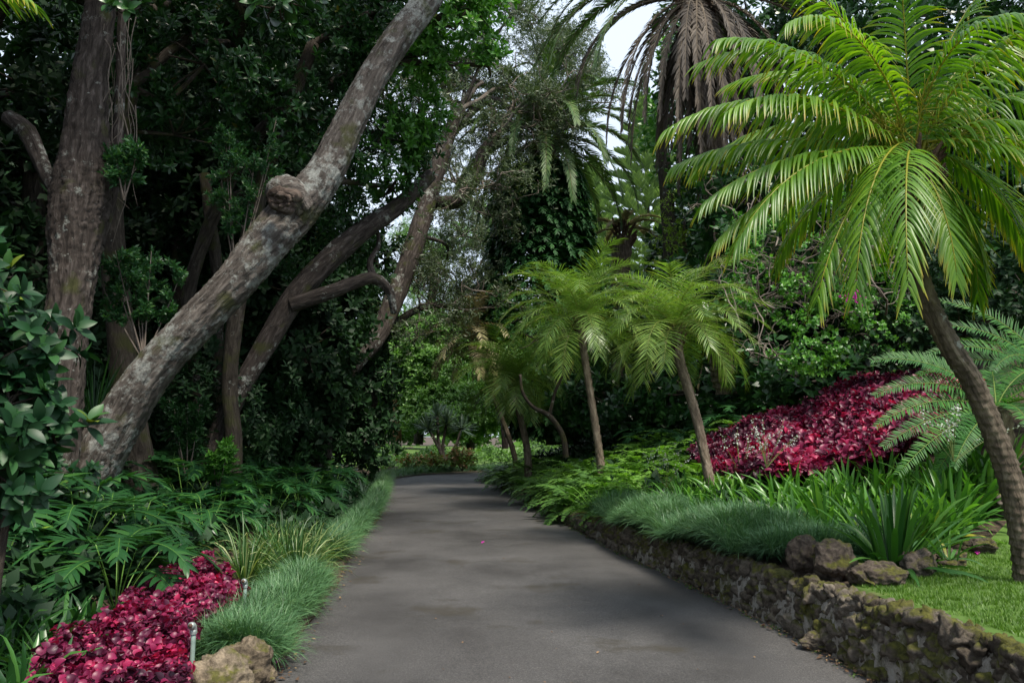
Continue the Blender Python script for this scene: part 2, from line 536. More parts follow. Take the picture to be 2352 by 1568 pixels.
M['croton'] = leaf_mat('coppery_leaf', [(0, (.16, .12, .05)), (.3, (.42, .24, .13)), (.55, (.12, .25, .05)), (.85, (.18, .34, .07)), (1, (.6, .36, .24))], rough=.5, trans=.3, tcol=(1.3, 1, .6))
M['magenta'] = leaf_mat('magenta_petal', [(0, (.45, .01, .30)), (1, (.75, .05, .55))], rough=.6, trans=.4, tcol=(1.2, .7, 1.1))
M['white'] = leaf_mat('white_petal', [(0, (.6, .62, .6)), (1, (.85, .86, .84))], rough=.6, trans=.3, tcol=(1, 1, 1))
M['stalk'] = leaf_mat('flower_stalk', [(0, (.10, .16, .04)), (1, (.25, .26, .08))], rough=.6, trans=.1)
M['fruit'] = leaf_mat('fruit_stalk', [(0, (.16, .17, .02)), (1, (.50, .44, .05))], rough=.5, trans=.2)
M['litter'] = leaf_mat('litter_leaf', [(0, (.05, .03, .018)), (.5, (.16, .09, .05)), (.85, (.30, .18, .09)), (1, (.5, .38, .18))], rough=.8, trans=.1, tcol=(1, .9, .7))

M['bark_lichen'] = bark_mat('lichen_bark', (.028, .023, .020), (.10, .086, .077), (.23, .205, .185), lichen=.85, moss=.35, scale=7, bump=1.0, lcol=(.33, .34, .32))
M['bark_furrow'] = bark_mat('furrowed_bark', (.020, .016, .014), (.06, .048, .042), (.15, .125, .115), lichen=.45, moss=.2, scale=8, bump=1.0)
M['bark_dark'] = bark_mat('dark_bark', (.022, .017, .014), (.055, .045, .036), (.12, .10, .085), lichen=.25, moss=.5, scale=9, bump=.8)
M['bark_grey'] = bark_mat('grey_bark', (.06, .05, .045), (.14, .12, .105), (.26, .23, .20), lichen=.5, scale=9, bump=.6)
M['bark_orange'] = bark_mat('orange_bark', (.12, .06, .03), (.24, .13, .07), (.34, .2, .12), scale=9, bump=.5)
M['twig'] = bark_mat('twig_bark', (.10, .08, .065), (.20, .165, .14), (.34, .30, .26), scale=9, bump=.2)
M['palm_trunk'] = bark_mat('palm_trunk_bark', (.045, .034, .026), (.13, .10, .075), (.27, .215, .165), lichen=.15, scale=10, bump=.7)
M['palm_trunk_pale'] = bark_mat('pale_palm_trunk_bark', (.06, .045, .033), (.17, .135, .10), (.34, .28, .22), scale=10, bump=.6)
M['fibre'] = bark_mat('palm_fibre', (.035, .02, .014), (.11, .065, .045), (.26, .19, .14), scale=14, bump=.8)
M['wood_knot'] = bark_mat('knot_wood', (.03, .02, .016), (.11, .082, .068), (.24, .20, .17), scale=5, bump=.9)


def mat_asphalt():
    m, nt, bs, out = new_mat('asphalt')
    tc = nt.nodes.new('ShaderNodeTexCoord')
    mp = nt.nodes.new('ShaderNodeMapping'); mp.inputs['Scale'].default_value = (1, .8, 1)
    nt.links.new(tc.outputs['Object'], mp.inputs['Vector'])
    n1 = node(nt, 'ShaderNodeTexNoise', Scale=.55, Detail=5.0, Roughness=.55); nt.links.new(mp.outputs[0], n1.inputs['Vector'])
    c = ramp(nt, n1.outputs['Fac'], [(.34, (.034, .032, .032)), (.47, (.060, .0575, .058)), (.64, (.088, .0845, .085))]).outputs['Color']
    n2 = node(nt, 'ShaderNodeTexNoise', Scale=95.0, Detail=3.0, Roughness=.8); nt.links.new(tc.outputs['Object'], n2.inputs['Vector'])
    s = ramp(nt, n2.outputs['Fac'], [(.32, (.45, .45, .45)), (.52, (1, 1, 1)), (.7, (2.1, 2.05, 1.95))]).outputs['Color']
    c = mixc(nt, 1.0, c, s, 'MULTIPLY')
    # brownish damp stains with shapes of their own
    n3 = node(nt, 'ShaderNodeTexNoise', Scale=.9, Detail=6.0, Roughness=.6); nt.links.new(tc.outputs['Object'], n3.inputs['Vector'])
    f = ramp(nt, n3.outputs['Fac'], [(.58, (0, 0, 0)), (.66, (.65, .65, .65))]).outputs['Color']
    c = mixc(nt, f, c, (.045, .038, .028))
    vo = node(nt, 'ShaderNodeTexVoronoi', Scale=5.0); nt.links.new(tc.outputs['Object'], vo.inputs['Vector'])
    g = ramp(nt, vo.outputs['Distance'], [(.018, (1, 1, 1)), (.03, (0, 0, 0))]).outputs['Color']
    c = mixc(nt, g, c, (.2, .18, .14))
    nt.links.new(c, bs.inputs['Base Color'])
    rr = ramp(nt, n3.outputs['Fac'], [(.5, (.75, .75, .75)), (.7, (.52, .52, .52))]).outputs['Color']
    nt.links.new(rr, bs.inputs['Roughness'])
    bs.inputs['Specular IOR Level'].default_value = .4
    bp = node(nt, 'ShaderNodeBump', Strength=.55, Distance=.006); nt.links.new(n2.outputs['Fac'], bp.inputs['Height'])
    nt.links.new(bp.outputs[0], bs.inputs['Normal'])
    return m


def mat_soil():
    m, nt, bs, out = new_mat('soil')
    tc = nt.nodes.new('ShaderNodeTexCoord')
    n1 = node(nt, 'ShaderNodeTexNoise', Scale=14.0, Detail=8.0, Roughness=.7); nt.links.new(tc.outputs['Object'], n1.inputs['Vector'])
    c = ramp(nt, n1.outputs['Fac'], [(.35, (.022, .015, .010)), (.5, (.06, .040, .026)), (.7, (.15, .10, .065))]).outputs['Color']
    nt.links.new(c, bs.inputs['Base Color']); bs.inputs['Roughness'].default_value = .95
    bp = node(nt, 'ShaderNodeBump', Strength=.8, Distance=.03); nt.links.new(n1.outputs['Fac'], bp.inputs['Height'])
    nt.links.new(bp.outputs[0], bs.inputs['Normal'])
    return m


def mat_turf():
    m, nt, bs, out = new_mat('turf')
    tc = nt.nodes.new('ShaderNodeTexCoord')
    n1 = node(nt, 'ShaderNodeTexNoise', Scale=1.6, Detail=8.0, Roughness=.6); nt.links.new(tc.outputs['Object'], n1.inputs['Vector'])
    c = ramp(nt, n1.outputs['Fac'], [(.35, (.05, .11, .012)), (.60, (.08, .15, .02)), (.70, (.20, .19, .08))]).outputs['Color']
    nt.links.new(c, bs.inputs['Base Color']); bs.inputs['Roughness'].default_value = .95
    return m


def mat_stone(name, base, moss, mort=False):
    m, nt, bs, out = new_mat(name)
    tc = nt.nodes.new('ShaderNodeTexCoord')
    n1 = node(nt, 'ShaderNodeTexNoise', Scale=16.0, Detail=9.0, Roughness=.72); nt.links.new(tc.outputs['Object'], n1.inputs['Vector'])
    c = ramp(nt, n1.outputs['Fac'], [(.32, tuple(x * .3 for x in base)), (.5, base), (.72, tuple(min(x * 2.1, .5) for x in base))]).outputs['Color']
    ra = attr(nt, 'rnd').outputs['Fac']
    c = mixc(nt, 1.0, c, ramp(nt, ra, [(0, (.6, .55, .5)), (.5, (1, .95, .88)), (1, (1.35, 1.32, 1.3))]).outputs['Color'], 'MULTIPLY')
    geo = nt.nodes.new('ShaderNodeNewGeometry')
    sx = nt.nodes.new('ShaderNodeSeparateXYZ'); nt.links.new(geo.outputs['Normal'], sx.inputs[0])
    n2 = node(nt, 'ShaderNodeTexNoise', Scale=3.3, Detail=7.0, Roughness=.65); nt.links.new(tc.outputs['Object'], n2.inputs['Vector'])
    ma = node(nt, 'ShaderNodeMath', operation='MULTIPLY_ADD'); ma.inputs[1].default_value = .16
    nt.links.new(sx.outputs['Z'], ma.inputs[0]); nt.links.new(n2.outputs['Fac'], ma.inputs[2])
    f = ramp(nt, ma.outputs[0], [(.64 - moss * .2, (0, 0, 0)), (.74 - moss * .2, (.9, .9, .9))]).outputs['Color']
    n3 = node(nt, 'ShaderNodeTexNoise', Scale=30.0, Detail=3.0); nt.links.new(tc.outputs['Object'], n3.inputs['Vector'])
    mc = ramp(nt, n3.outputs['Fac'], [(.3, (.04, .042, .008)), (.7, (.13, .13, .02))]).outputs['Color']
    c = mixc(nt, f, c, mc)
    nt.links.new(c, bs.inputs['Base Color']); bs.inputs['Roughness'].default_value = .92
    bs.inputs['Specular IOR Level'].default_value = .3
    bp = node(nt, 'ShaderNodeBump', Strength=1.0, Distance=.035); nt.links.new(n1.outputs['Fac'], bp.inputs['Height'])
    nt.links.new(bp.outputs[0], bs.inputs['Normal'])
    return m


def mat_plain(name, c, rough=.5, metal=0, var=.25, sc_=20.0):
    m, nt, bs, out = new_mat(name)
    tc = nt.nodes.new('ShaderNodeTexCoord')
    n1 = node(nt, 'ShaderNodeTexNoise', Scale=sc_, Detail=6.0); nt.links.new(tc.outputs['Object'], n1.inputs['Vector'])
    cc = ramp(nt, n1.outputs['Fac'], [(.3, tuple(x * (1 - var) for x in c)), (.7, tuple(x * (1 + var) for x in c))]).outputs['Color']
    nt.links.new(cc, bs.inputs['Base Color']); bs.inputs['Roughness'].default_value = rough; bs.inputs['Metallic'].default_value = metal
    return m


M['asphalt'] = mat_asphalt()
M['soil'] = mat_soil()
M['turf'] = mat_turf()
M['stone'] = mat_stone('lava_stone', (.125, .108, .09), .45)
M['mortar'] = mat_stone('mortar', (.36, .345, .32), .3)
M['rock'] = mat_stone('dark_rock', (.10, .083, .072), .25)
M['rock_pale'] = mat_stone('pale_rock', (.22, .185, .14), .22)
M['pipe'] = mat_plain('painted_pipe', (.23, .32, .28), .5)
M['pipe_cap'] = mat_plain('pipe_fitting_metal', (.30, .34, .33), .45, .3)
M['rust'] = mat_plain('rust', (.10, .055, .035), .8)
M['fence'] = mat_plain('weathered_wood', (.10, .09, .08), .8)

# ================================================================== ground
LE = np.array([G(x, y) for x, y in [(560, 1680), (622, 1568), (692, 1453), (768, 1350), (811, 1263), (858, 1205), (876, 1180), (896, 1112), (906, 1096)]])
RE = np.array([G(x, y) for x, y in [(2230, 1680), (2003, 1564), (1863, 1484), (1763, 1433), (1662, 1383), (1565, 1335), (1433, 1275), (1348, 1230), (1233, 1167), (1152, 1122), (1102, 1090)]])
_lo = (LE[0][1])


def xl(y):
    return np.interp(y, np.r_[-10, LE[:, 1]], np.r_[LE[0, 0] + .25, LE[:, 0]])


def xr(y):
    return np.interp(y, np.r_[-10, RE[:, 1]], np.r_[RE[0, 0] - .1, RE[:, 0]])


def hwall(y):
    return np.interp(y, [-10, 5, 7, 10, 14, 20, 27, 30], [.50, .49, .43, .32, .24, .20, .15, .05])


BEND = np.array([[-2.9, 26], [-2.8, 29.5], [-2.2, 32.2], [-.6, 34.2], [2, 35.4], [6, 36.2], [14, 36.8], [30, 37]])
BENDS = catmull(BEND, 8)


def dbend(x, y):
    x = np.asarray(x, float); y = np.asarray(y, float)
    d = np.full(np.broadcast(x, y).shape, 1e9)
    for c in BENDS:
        d = np.minimum(d, np.hypot(x - c[0], y - c[1]))
    return d


def H(x, y):
    x = np.asarray(x, float); y = np.asarray(y, float)
    dl = xl(y) - x; dr = x - xr(y)
    left = .06 + .50 * sstep(.6, 4.2, dl) + .5 * sstep(5, 14, dl)
    bank = sstep(7.0, 10.5, y)
    right = hwall(y) + bank * (.36 * np.clip(dr - .5, 0, 9) + .3 * sstep(3, 8, dr))
    far = 1 - sstep(24, 31, y)
    right = right * (1 - .75 * sstep(30, 45, y))
    left = left * (.35 + .65 * far)
    h = np.where(dl > 0, left, np.where(dr > .17, right, -.02))
    und = .05 * np.sin(x * 1.7 + y * .6) * np.sin(y * 1.1 - x * .4)
    h = h + np.where((dl > .5), und, 0)
    db = dbend(x, y)
    h = np.where(y > 27, (h + .02) * sstep(1.75, 2.6, db) - .02, h)
    return h


def grid_geo(X, Y, Z):
    n, m = X.shape
    idx = np.arange(n * m).reshape(n, m)
    Fq = np.stack([idx[:-1, :-1], idx[:-1, 1:], idx[1:, 1:], idx[1:, :-1]], -1).reshape(-1, 4)
    V = np.stack([X, Y, Z], -1).reshape(-1, 3)
    return V, Fq, np.full(len(V), .5), np.zeros(len(V))


ys = np.r_[np.linspace(-12, 3, 12), np.arange(3.4, 46, .4), np.geomspace(46.5, 900, 24)]
us = np.r_[0.0, .02, np.linspace(.3, 12, 34), np.geomspace(13, 900, 22)]
rows = []
for y in ys:
    a, b = float(xl(y)), float(xr(y))
    rows.append(np.r_[a - us[::-1], np.linspace(a + .02, b - .02, 5), b + .165, b + .19 + us])
X = np.array(rows); Yg = np.repeat(ys[:, None], X.shape[1], 1)
Z = H(X, Yg)
nu = len(us)
tag(build('ground', grid_geo(X, Yg, Z), M['soil']), kind='structure')

# path: straight run, then the bend to the right
py_ = np.r_[np.linspace(-10, 3.5, 8), np.arange(3.9, 27.6, .3)]
rowsL = np.stack([xl(py_), py_], -1); rowsR = np.stack([xr(py_), py_], -1)
q = np.random.default_rng(3)
bc = BENDS[BENDS[:, 1] > 28.2]
tg = unit(np.gradient(bc, axis=0)); nr = np.stack([tg[:, 1], -tg[:, 0]], -1)
eL = np.vstack([rowsL, bc - nr * 1.6]); eR = np.vstack([rowsR, bc + nr * 1.6])
wob = np.convolve(q.standard_normal(len(eL) + 6), np.ones(3) / 3, 'valid')[:len(eL)] * .022
wk = np.linspace(0, 1, 9)
PX = eL[:, None] * (1 - wk)[None, :, None] + eR[:, None] * wk[None, :, None]
PX[:, 0, 0] += wob * 1.6; 
zz = .004 + .012 * (1 - (2 * wk - 1) ** 2)
tag(build('path', grid_geo(PX[..., 0], PX[..., 1], np.broadcast_to(zz[None], PX.shape[:2])), M['asphalt']), kind='structure')

# far lawn seen through the gap
lx = np.linspace(-50, 50, 30); ly = np.linspace(40, 110, 12)
LX, LY = np.meshgrid(lx, ly)
tag(build('far_lawn', grid_geo(LX, LY, H(LX, LY) + .03), M['turf']), kind='structure')

# near lawn on top of the wall
EDGE = np.array([G(*p, .50)[:2] for p in [(1930, 1345), (2010, 1312), (2120, 1290), (2240, 1265), (2360, 1238), (2600, 1200)]])


def in_lawn(x, y):
    return (y < np.interp(x, EDGE[:, 0], EDGE[:, 1])) & (x > np.maximum(xr(y) + .3, EDGE[0, 0])) & (y > 1.5)


lxs = np.linspace(EDGE[0, 0] + .02, 9, 50); wv = np.linspace(0, 1, 24)
yt = np.interp(lxs, EDGE[:, 0], EDGE[:, 1])
yb = np.array([min(max(np.interp(x - .26, RE[::-1, 0][::-1], RE[::-1, 1][::-1]) if False else 0, 0), 9) for x in lxs])
# lower edge follows the wall: the y where xr(y)+.22 == x
ty = np.linspace(0, 9, 300); tx = xr(ty) + .24
yb = np.array([ty[np.argmin(np.abs(tx - x))] if x < tx.max() else 0.0 for x in lxs])
yb = np.minimum(yb, yt - .02)
LX = np.repeat(lxs[:, None], 24, 1); LY = yb[:, None] * (1 - wv) + yt[:, None] * wv
tag(build('lawn', grid_geo(LX, LY, H(LX, LY) + .015), M['turf']), kind='structure')


# ================================================================== rocks and the wall
def ico(sub):
    import bmesh
    bm = bmesh.new(); bmesh.ops.create_icosphere(bm, subdivisions=sub, radius=1)
    V = np.array([v.co[:] for v in bm.verts]); Fq = np.array([[v.index for v in f.verts] for f in bm.faces])
    bm.free()
    return V, Fq


ICO2, ICO3, ICO4 = ico(2), ico(3), ico(5)


def rock_geo(r, seed=0, ic=None, rough=.28, flat=0, cut=7):
    V, Fq = ic or ICO3
    q = np.random.default_rng(seed)
    V = V.copy()
    # chop with planes for facets, then ripple
    for _ in range(cut):
        n = unit(q.standard_normal(3)); d = q.uniform(.62, .9)
        s = V @ n
        V = V - np.clip(s - d, 0, None)[:, None] * n[None] * .9
    off = Vector(q.uniform(-50, 50, 3))
    f = np.array([mnoise.fractal(Vector(v) * 1.7 + off, 1.0, 2.1, 4) for v in V])
    V = V * (1 + rough * f)[:, None]
    return V * np.asarray(r), Fq, np.full(len(V), q.random()), np.zeros(len(V))


# rubble wall along the right edge of the path
q = np.random.default_rng(11)
wy = np.arange(2.6, 27, .10)
mort = []
for y in wy:
    h = float(hwall(y)); x0 = float(xr(y))
    prof = [(0.035, -.03), (.050, h * .35), (.085, h * .75), (.14, h - .06), (.34, h - .04)]
    mort.append([(x0 + a + .015 * mnoise.noise(Vector((y * 5, k * 3, 0))), y, b + (.02 * mnoise.noise(Vector((y * 4, 7 + k, 0))) if k else 0)) for k, (a, b) in enumerate(prof)])
Mo = np.array(mort)
wall = empty('stone_wall', (float(xr(6)), 6, 0), 'low mossy lava-stone retaining wall with pale mortar along the path edge', 'wall')
wl = np.array(wall.location)
g = grid_geo(Mo[..., 0], Mo[..., 1], Mo[..., 2]); g = (g[0] - wl,) + g[1:]
build('mortar', g, M['mortar'], wall)
stones = []
sid = 0
y = 2.8
rot = lambda: frames(q.standard_normal((1, 3)), q)[0]
protos = [rock_geo((1, 1, 1), 100 + k, ICO3, .55, cut=10) for k in range(14)]
while y < 26.5:
    h = float(hwall(y))
    size = .066 if y < 11 else .09
    nrow = max(1, int(round(h / (size * 1.2))))
    for k in range(nrow):
        zc = (k + .5) * h / nrow + q.uniform(-.025, .025)
        r = size * q.uniform(.6, 1.45)
        frac = zc / max(h, .01)
        xx = float(xr(y)) + .06 + .08 * frac + q.uniform(-.02, .03)
        top = k == nrow - 1
        pg = protos[q.integers(0, len(protos))]
        mm = rot() * np.array([r * (1.25 if top else 1), r * .9, r * .9])
        V = pg[0] @ mm.T
        V[:, 1] *= 1.15
        stones.append((V + np.array([xx, y + q.uniform(-.04, .04), zc]) - wl, pg[1], np.full(len(V), q.random()), pg[3]))
    # cap stones behind the face
    if q.random() < .8:
        r = size * q.uniform(.8, 1.35)
        pg = protos[q.integers(0, len(protos))]
        V = pg[0] @ (rot() * np.array([r, r, r * .8])).T
        stones.append((V + np.array([float(xr(y)) + .20, y, h - r * .62]) - wl, pg[1], np.full(len(V), q.random()), pg[3]))
    y += size * 1.26
build('stones', join(stones), M['stone'], wall)


def rock(px, py, z, r, label, seed, mat='rock', sink=.3, group=None, rough=.3, ic=None):
    p = G(px, py, z)
    g = rock_geo(r, seed, ic or ICO4, rough)
    o = build('rock', g, M[mat]); o.scale = (.88,) * 3
    o.location = (p[0], p[1], float(H(p[0], p[1])) + r[2] * (1 - sink) if z > .3 else r[2] * (1 - sink))
    return tag(o, label, 'rock', group)


EG = 'dark boulders edging the flower bed'
rock(1850, 1290, .55, (.17, .16, .20), 'upright brown boulder at the corner where grass mound meets wall', 21, sink=.2, group=EG)
rock(1918, 1300, .55, (.18, .16, .19), 'grey boulder with mottled face second in the bed edging', 22, sink=.2, group=EG)
rock(1985, 1318, .55, (.13, .13, .11), 'small brown rock wedged between the bigger edging boulders', 23, group=EG)
rock(2030, 1318, .55, (.20, .15, .13), 'mossy brown boulder touching the lawn tip', 24, group=EG)
rock(2110, 1295, .55, (.19, .15, .14), 'dark flat-topped edging boulder under the big strap-leaf clump', 25, group=EG)
rock(2190, 1272, .55, (.16, .13, .10), 'low dark edging rock beyond the flat-topped boulder', 26, group=EG)
rock(2255, 1255, .55, (.17, .14, .10), 'low grey rock half way along the lawn edge', 27, group=EG)
rock(2315, 1225, .58, (.20, .18, .17), 'tall grey rock just behind the leaning palm trunk', 28, group=EG)
rock(2420, 1210, .58, (.2, .18, .15), 'grey rock at the far end of the bed edging', 29, group=EG)
rock(1880, 1335, .5, (.17, .12, .10), 'broad mossy rock capping the wall below the upright boulder', 30, 'stone', group=EG)
rock(572, 1552, .1, (.16, .17, .20), 'rounded pale brown rock beside the grass border at the path', 41, 'rock_pale', sink=.25)
rock(500, 1600, .1, (.23, .18, .21), 'pale weathered rock lying in front of the rounded one', 43, 'rock_pale', sink=.25)
rock(612, 1562, .05, (.08, .08, .09), 'small lichened rock leaning on the rounded rock', 44, 'rock_pale', sink=.3)
rock(118, 1560, .1, (.12, .10, .10), 'tan rock sunk between red bedding and strap leaves', 45, 'rock_pale', sink=.4)


# ================================================================== pipes
def riser(px, py, zbase, top_py, label):
    p = G(px, py, zbase)
    t = P(px, top_py, p[1])[2]
    r = empty('sprinkler_riser', (p[0], p[1], zbase - .05), label, 'garden pipe', 'pale green pipes in the left bed')
    h = t - zbase + .05
    build('pipe', tube([(0, 0, 0), (0, 0, h * .5), (0.002, 0, h)], [.014, .014, .014], 16, 3), M['pipe'], r)
    e = tube([(0, 0, h), (0, 0, h + .02), (-.002, -.012, h + .037), (-.004, -.032, h + .042)], [.019, .020, .021, .021], 16, 5)
    ring = tube([(0, 0, h - .012), (0, 0, h + .012)], [.0205, .0205], 16, 2)
    el = build('elbow', join([e, ring]), M['pipe_cap'], r)
    build('socket', tube([(-.004, -.030, h + .042), (-.0045, -.041, h + .043)], [.012, .012], 14, 1), M['rust'], el)
    return r


riser(438, 1585, .12, 1450, 'pale green upright pipe with elbow, the near tall one beside the red bedding')
riser(560, 1425, .15, 1345, 'short pale green pipe with elbow poking from grass at the end of the red bedding')

# ================================================================== trees: branching
def branches(start, d, length, r, depth, q, tips, out, bend=.35, up=.15, ratio=.72, nch=(2, 3), seg=5, spread=.75):
    k = 4
    pts = [np.array(start, float)]
    dd = unit(np.array(d, float))
    for i in range(k):
        dd = unit(dd + q.standard_normal(3) * bend * .45 + np.array([0, 0, up * .3]))
        pts.append(pts[-1] + dd * length / k)
    r1 = r * .62
    out.append(tube(pts, np.linspace(r, r1, k + 1), seg if depth > 1 else 4, 2, lump=.06, seed=int(q.integers(1e6)))[:5])
    if depth <= 1:
        tips.append((pts[-1], dd)); tips.append((pts[-2], dd))
        return
    for c in range(int(q.integers(nch[0], nch[1] + 1))):
        i = int(q.integers(2, k + 1)) if c else k
        nd = unit(dd + q.standard_normal(3) * spread)
        branches(pts[i], nd, length * ratio * q.uniform(.75, 1.15), r1 if i == k else r1 * .75, depth - 1, q, tips, out, bend, up, ratio, nch, seg, spread)


def blob_points(blobs, dens, seed=0, shell=.62, gap=.5, gscale=1.3, power=1.0):
    """points in the outer part of ellipsoids, clumped by a noise; dens = clusters per square metre of shell"""
    q = np.random.default_rng(seed)
    Ps, As = [], []
    for c, r in blobs:
        r = np.asarray(r, float) * np.ones(3)
        area = 4 * np.pi * (r[0] * r[1] * r[2]) ** (2 / 3)
        n = int(area * dens)
        u = unit(q.standard_normal((n, 3)))
        k = shell + (1 - shell) * q.random(n) ** .7
        # lumpy outline
        lump = 1 + .22 * np.sin(u[:, 0] * 5 + c[0]) * np.sin(u[:, 2] * 6 + c[2]) + .12 * np.sin(u[:, 1] * 11 + u[:, 2] * 9)
        p = np.asarray(c) + u * r * (k * lump)[:, None]
        if gap > 0:
            f = np.array([mnoise.noise(Vector(x * gscale)) for x in p])
            m = f > (-.5 + gap)
            p, u = p[m], u[m]
        Ps.append(p); As.append(u)
    return np.concatenate(Ps), np.concatenate(As)


def crown(blobs, dens, tm, sc_=(.8, 1.2), seed=0, gap=.5, up=.5, rnd_=.6, shell=.62, gscale=1.3, rvar=.4):
    p, u = blob_points(blobs, dens, seed, shell, gap, gscale)
    q = np.random.default_rng(seed + 1)
    ax = u * .8 + np.array([0, 0, up]) + q.standard_normal(u.shape) * rnd_ * .5
    return scatter(tm, p, ax, q.uniform(sc_[0], sc_[1], len(p)), seed, rvar)


def B(px, py, Y, rx, ry=None, rd=None):
    """ellipsoid given by its pixel centre and pixel radii at distance Y"""
    ry = ry or rx
    k = Y / F
    return (P(px, py, Y), np.array([rx * k, (rd or (rx + ry) / 2) * k, ry * k]))


def rel(blobs, o):
    return [(np.asarray(c) - np.asarray(o), r) for c, r in blobs]


ros_big = [rosette(8, .13, .026, 4, (5, 65), .3, .5, .05, s) for s in range(4)]
ros_mid = [rosette(7, .12, .024, 3, (0, 60), 0, .4, .05, 10 + s) for s in range(4)]
ros_small = [rosette(6, .09, .016, 3, (0, 70), 0, .3, .06, 20 + s) for s in range(4)]
ros_far = [rosette(7, .20, .050, 3, (-10, 70), 0, .4, .1, 30 + s) for s in range(4)]
ros_round = [rosette(6, .05, .019, 4, (-10, 70), .25, .3, .06, 40 + s) for s in range(4)]
ros_tiny = [rosette(9, .10, .012, 3, (-20, 80), 0, .2, .10, 50 + s) for s in range(4)]
ros_near = [rosette(9, .155, .036, 7, (0, 62), .22, .55, .05, 60 + s, tip=.9) for s in range(5)]
ros_coleus = [rosette(8, .092, .026, 6, (-5, 55), .5, .9, .07, 70 + s) for s in range(4)]
ros_cover = [rosette(7, .11, .035, 3, (0, 60), 0, .5, .08, 80 + s) for s in range(4)]


def tree(name, label, cat, base, trunks, blobs, tm, mat, dens, bark='bark_dark', group=None, limbs=True, seg=12, seed=0, tbark=.05, gap=.5, scl=(.8, 1.2), shell=.6, twigs=0, up=.5, leafpart='crown', gscale=1.3, rvar=.4):
    r = empty(name, base, label, cat, group)
    o = np.asarray(base, float)
    ts = []
    for pts, rad in trunks:
        ts.append(tube([np.asarray(p) - o for p in pts], rad, seg, 6, bark=tbark, seed=seed, lump=.05))
    q = np.random.default_rng(seed + 5)
    if limbs and trunks:
        allp = np.vstack([catmull(t[0], 4) for t in trunks])
        for c, rr in blobs:
            d = np.linalg.norm(allp - c, axis=1) + 1.2 * np.clip(allp[:, 2] - c[2], 0, None)
            s = allp[np.argmin(d)]
            if np.linalg.norm(c - s) < .2: continue
            mid = (s + c) / 2 + q.standard_normal(3) * .15 * np.linalg.norm(c - s)
            rb = .05 + .02 * np.linalg.norm(c - s)
            ts.append(tube([s - o, mid - o, np.asarray(c) - o], [rb, rb * .7, rb * .35], 7, 4, lump=.06, seed=seed))
            for k in range(5):
                u = unit(q.standard_normal(3))
                e = c + u * rr * .85
                ts.append(tube([c - o, (c + e) / 2 - o + q.standard_normal(3) * .08 * np.mean(rr), e - o], [rb * .35, rb * .22, .006], 5, 3))
    if ts: build('trunk', join(ts), M[bark], r)
    if blobs:
        build(leafpart, crown(rel(blobs, o), dens, tm, scl, seed, gap, up, shell=shell, gscale=gscale, rvar=rvar), M[mat], r)
    return r


def pts(lst, Y):
    """pixel trunk line -> world; Y number or list"""
    Ys = np.interp(np.linspace(0, 1, len(lst)), np.linspace(0, 1, len(np.atleast_1d(Y))), np.atleast_1d(Y))
    P3 = [P(a[0], a[1], yy) for a, yy in zip(lst, Ys)]
    rad = [a[2] * yy / F / 2 for a, yy in zip(lst, Ys)]
    return P3, rad


# ---- 1 the big leaning lichened tree
tp, trd = pts([(150, 1250, 175), (195, 1120, 165), (265, 980, 150), (350, 850, 135), (445, 745, 128), (540, 645, 128), (620, 545, 150), (680, 480, 150), (745, 400, 122), (795, 300, 108), (850, 190, 102), (915, 90, 98), (990, -10, 92), (1060, -150, 84)], [10, 10.1, 10.6, 11.2])
b0 = np.array([tp[0][0], tp[0][1], float(H(tp[0][0], tp[0][1])) - .1])
trd = [x * .69 for x in trd]
lean = empty('leaning_tree', b0, 'big leaning trunk crusted with grey lichen, with a torn knot halfway up', 'tree')
tk = tube([p - b0 for p in tp], trd, 72, 22, bark=.045, seed=3, lump=.045)
top = tp[-1]
q = np.random.default_rng(31)
tips, outb = [], []
for k in range(5):
    d = unit(np.array([.5, .1, .8]) + q.standard_normal(3) * .6)
    branches(top - b0, d, 2.4, .19, 4, q, tips, outb, up=.2)
kp, kr = pts([(690, 480, 80), (668, 450, 88), (650, 442, 82), (630, 442, 66)], [10.35, 9.98])
tk2 = tube([p - b0 for p in kp], kr, 40, 10, bark=.07, seed=8, lump=.12)
outb += [tk, tk2]
trunk_o = build('trunk', join(outb), M['bark_lichen'], lean)
# knot: ring of callus round a torn hollow
kc = P(648, 458, 9.78) - b0
q = np.random.default_rng(5)
kn = []
for j, (rr, tr, dy) in enumerate([(.15, .055, .045), (.08, .045, .03)]):
    ring = [kc + np.array([math.cos(a) * rr * (1 + .28 * math.sin(3 * a + j)), dy - .05 * math.sin(a), math.sin(a) * rr * .8 * (1 + .12 * math.cos(2 * a))]) for a in np.linspace(0, 2 * np.pi * .97, 14)]
    kn.append(tube(ring, [tr * (1 + .35 * math.sin(4.1 * a + j)) for a in np.linspace(0, 6, 14)], 14, 5, bark=.12, lump=.1, seed=j + 2))
for a in range(7):
    th_ = a * .9
    s = kc + np.array([math.cos(th_) * .10, .04, math.sin(th_) * .07])
    kn.append(tube([s, s + np.array([.05 * math.cos(th_), -.05, .05 * math.sin(th_) + .03])], [.035, .012], 8, 4, bark=.15, seed=a))
build('knot', join(kn), M['wood_knot'], trunk_o)
tpos = np.array([t[0] for t in tips]); tax = np.array([t[1] for t in tips])
q = np.random.default_rng(6)
rep = np.repeat(np.arange(len(tpos)), 8)
cpn = tpos[rep] + q.standard_normal((len(rep), 3)) * .28
build('crown', scatter(ros_mid, cpn, tax[rep] + q.standard_normal((len(rep), 3)) * .5 + np.array([0, 0, .5]), q.uniform(.8, 1.3, len(rep)), 3), M['glossy'], lean)

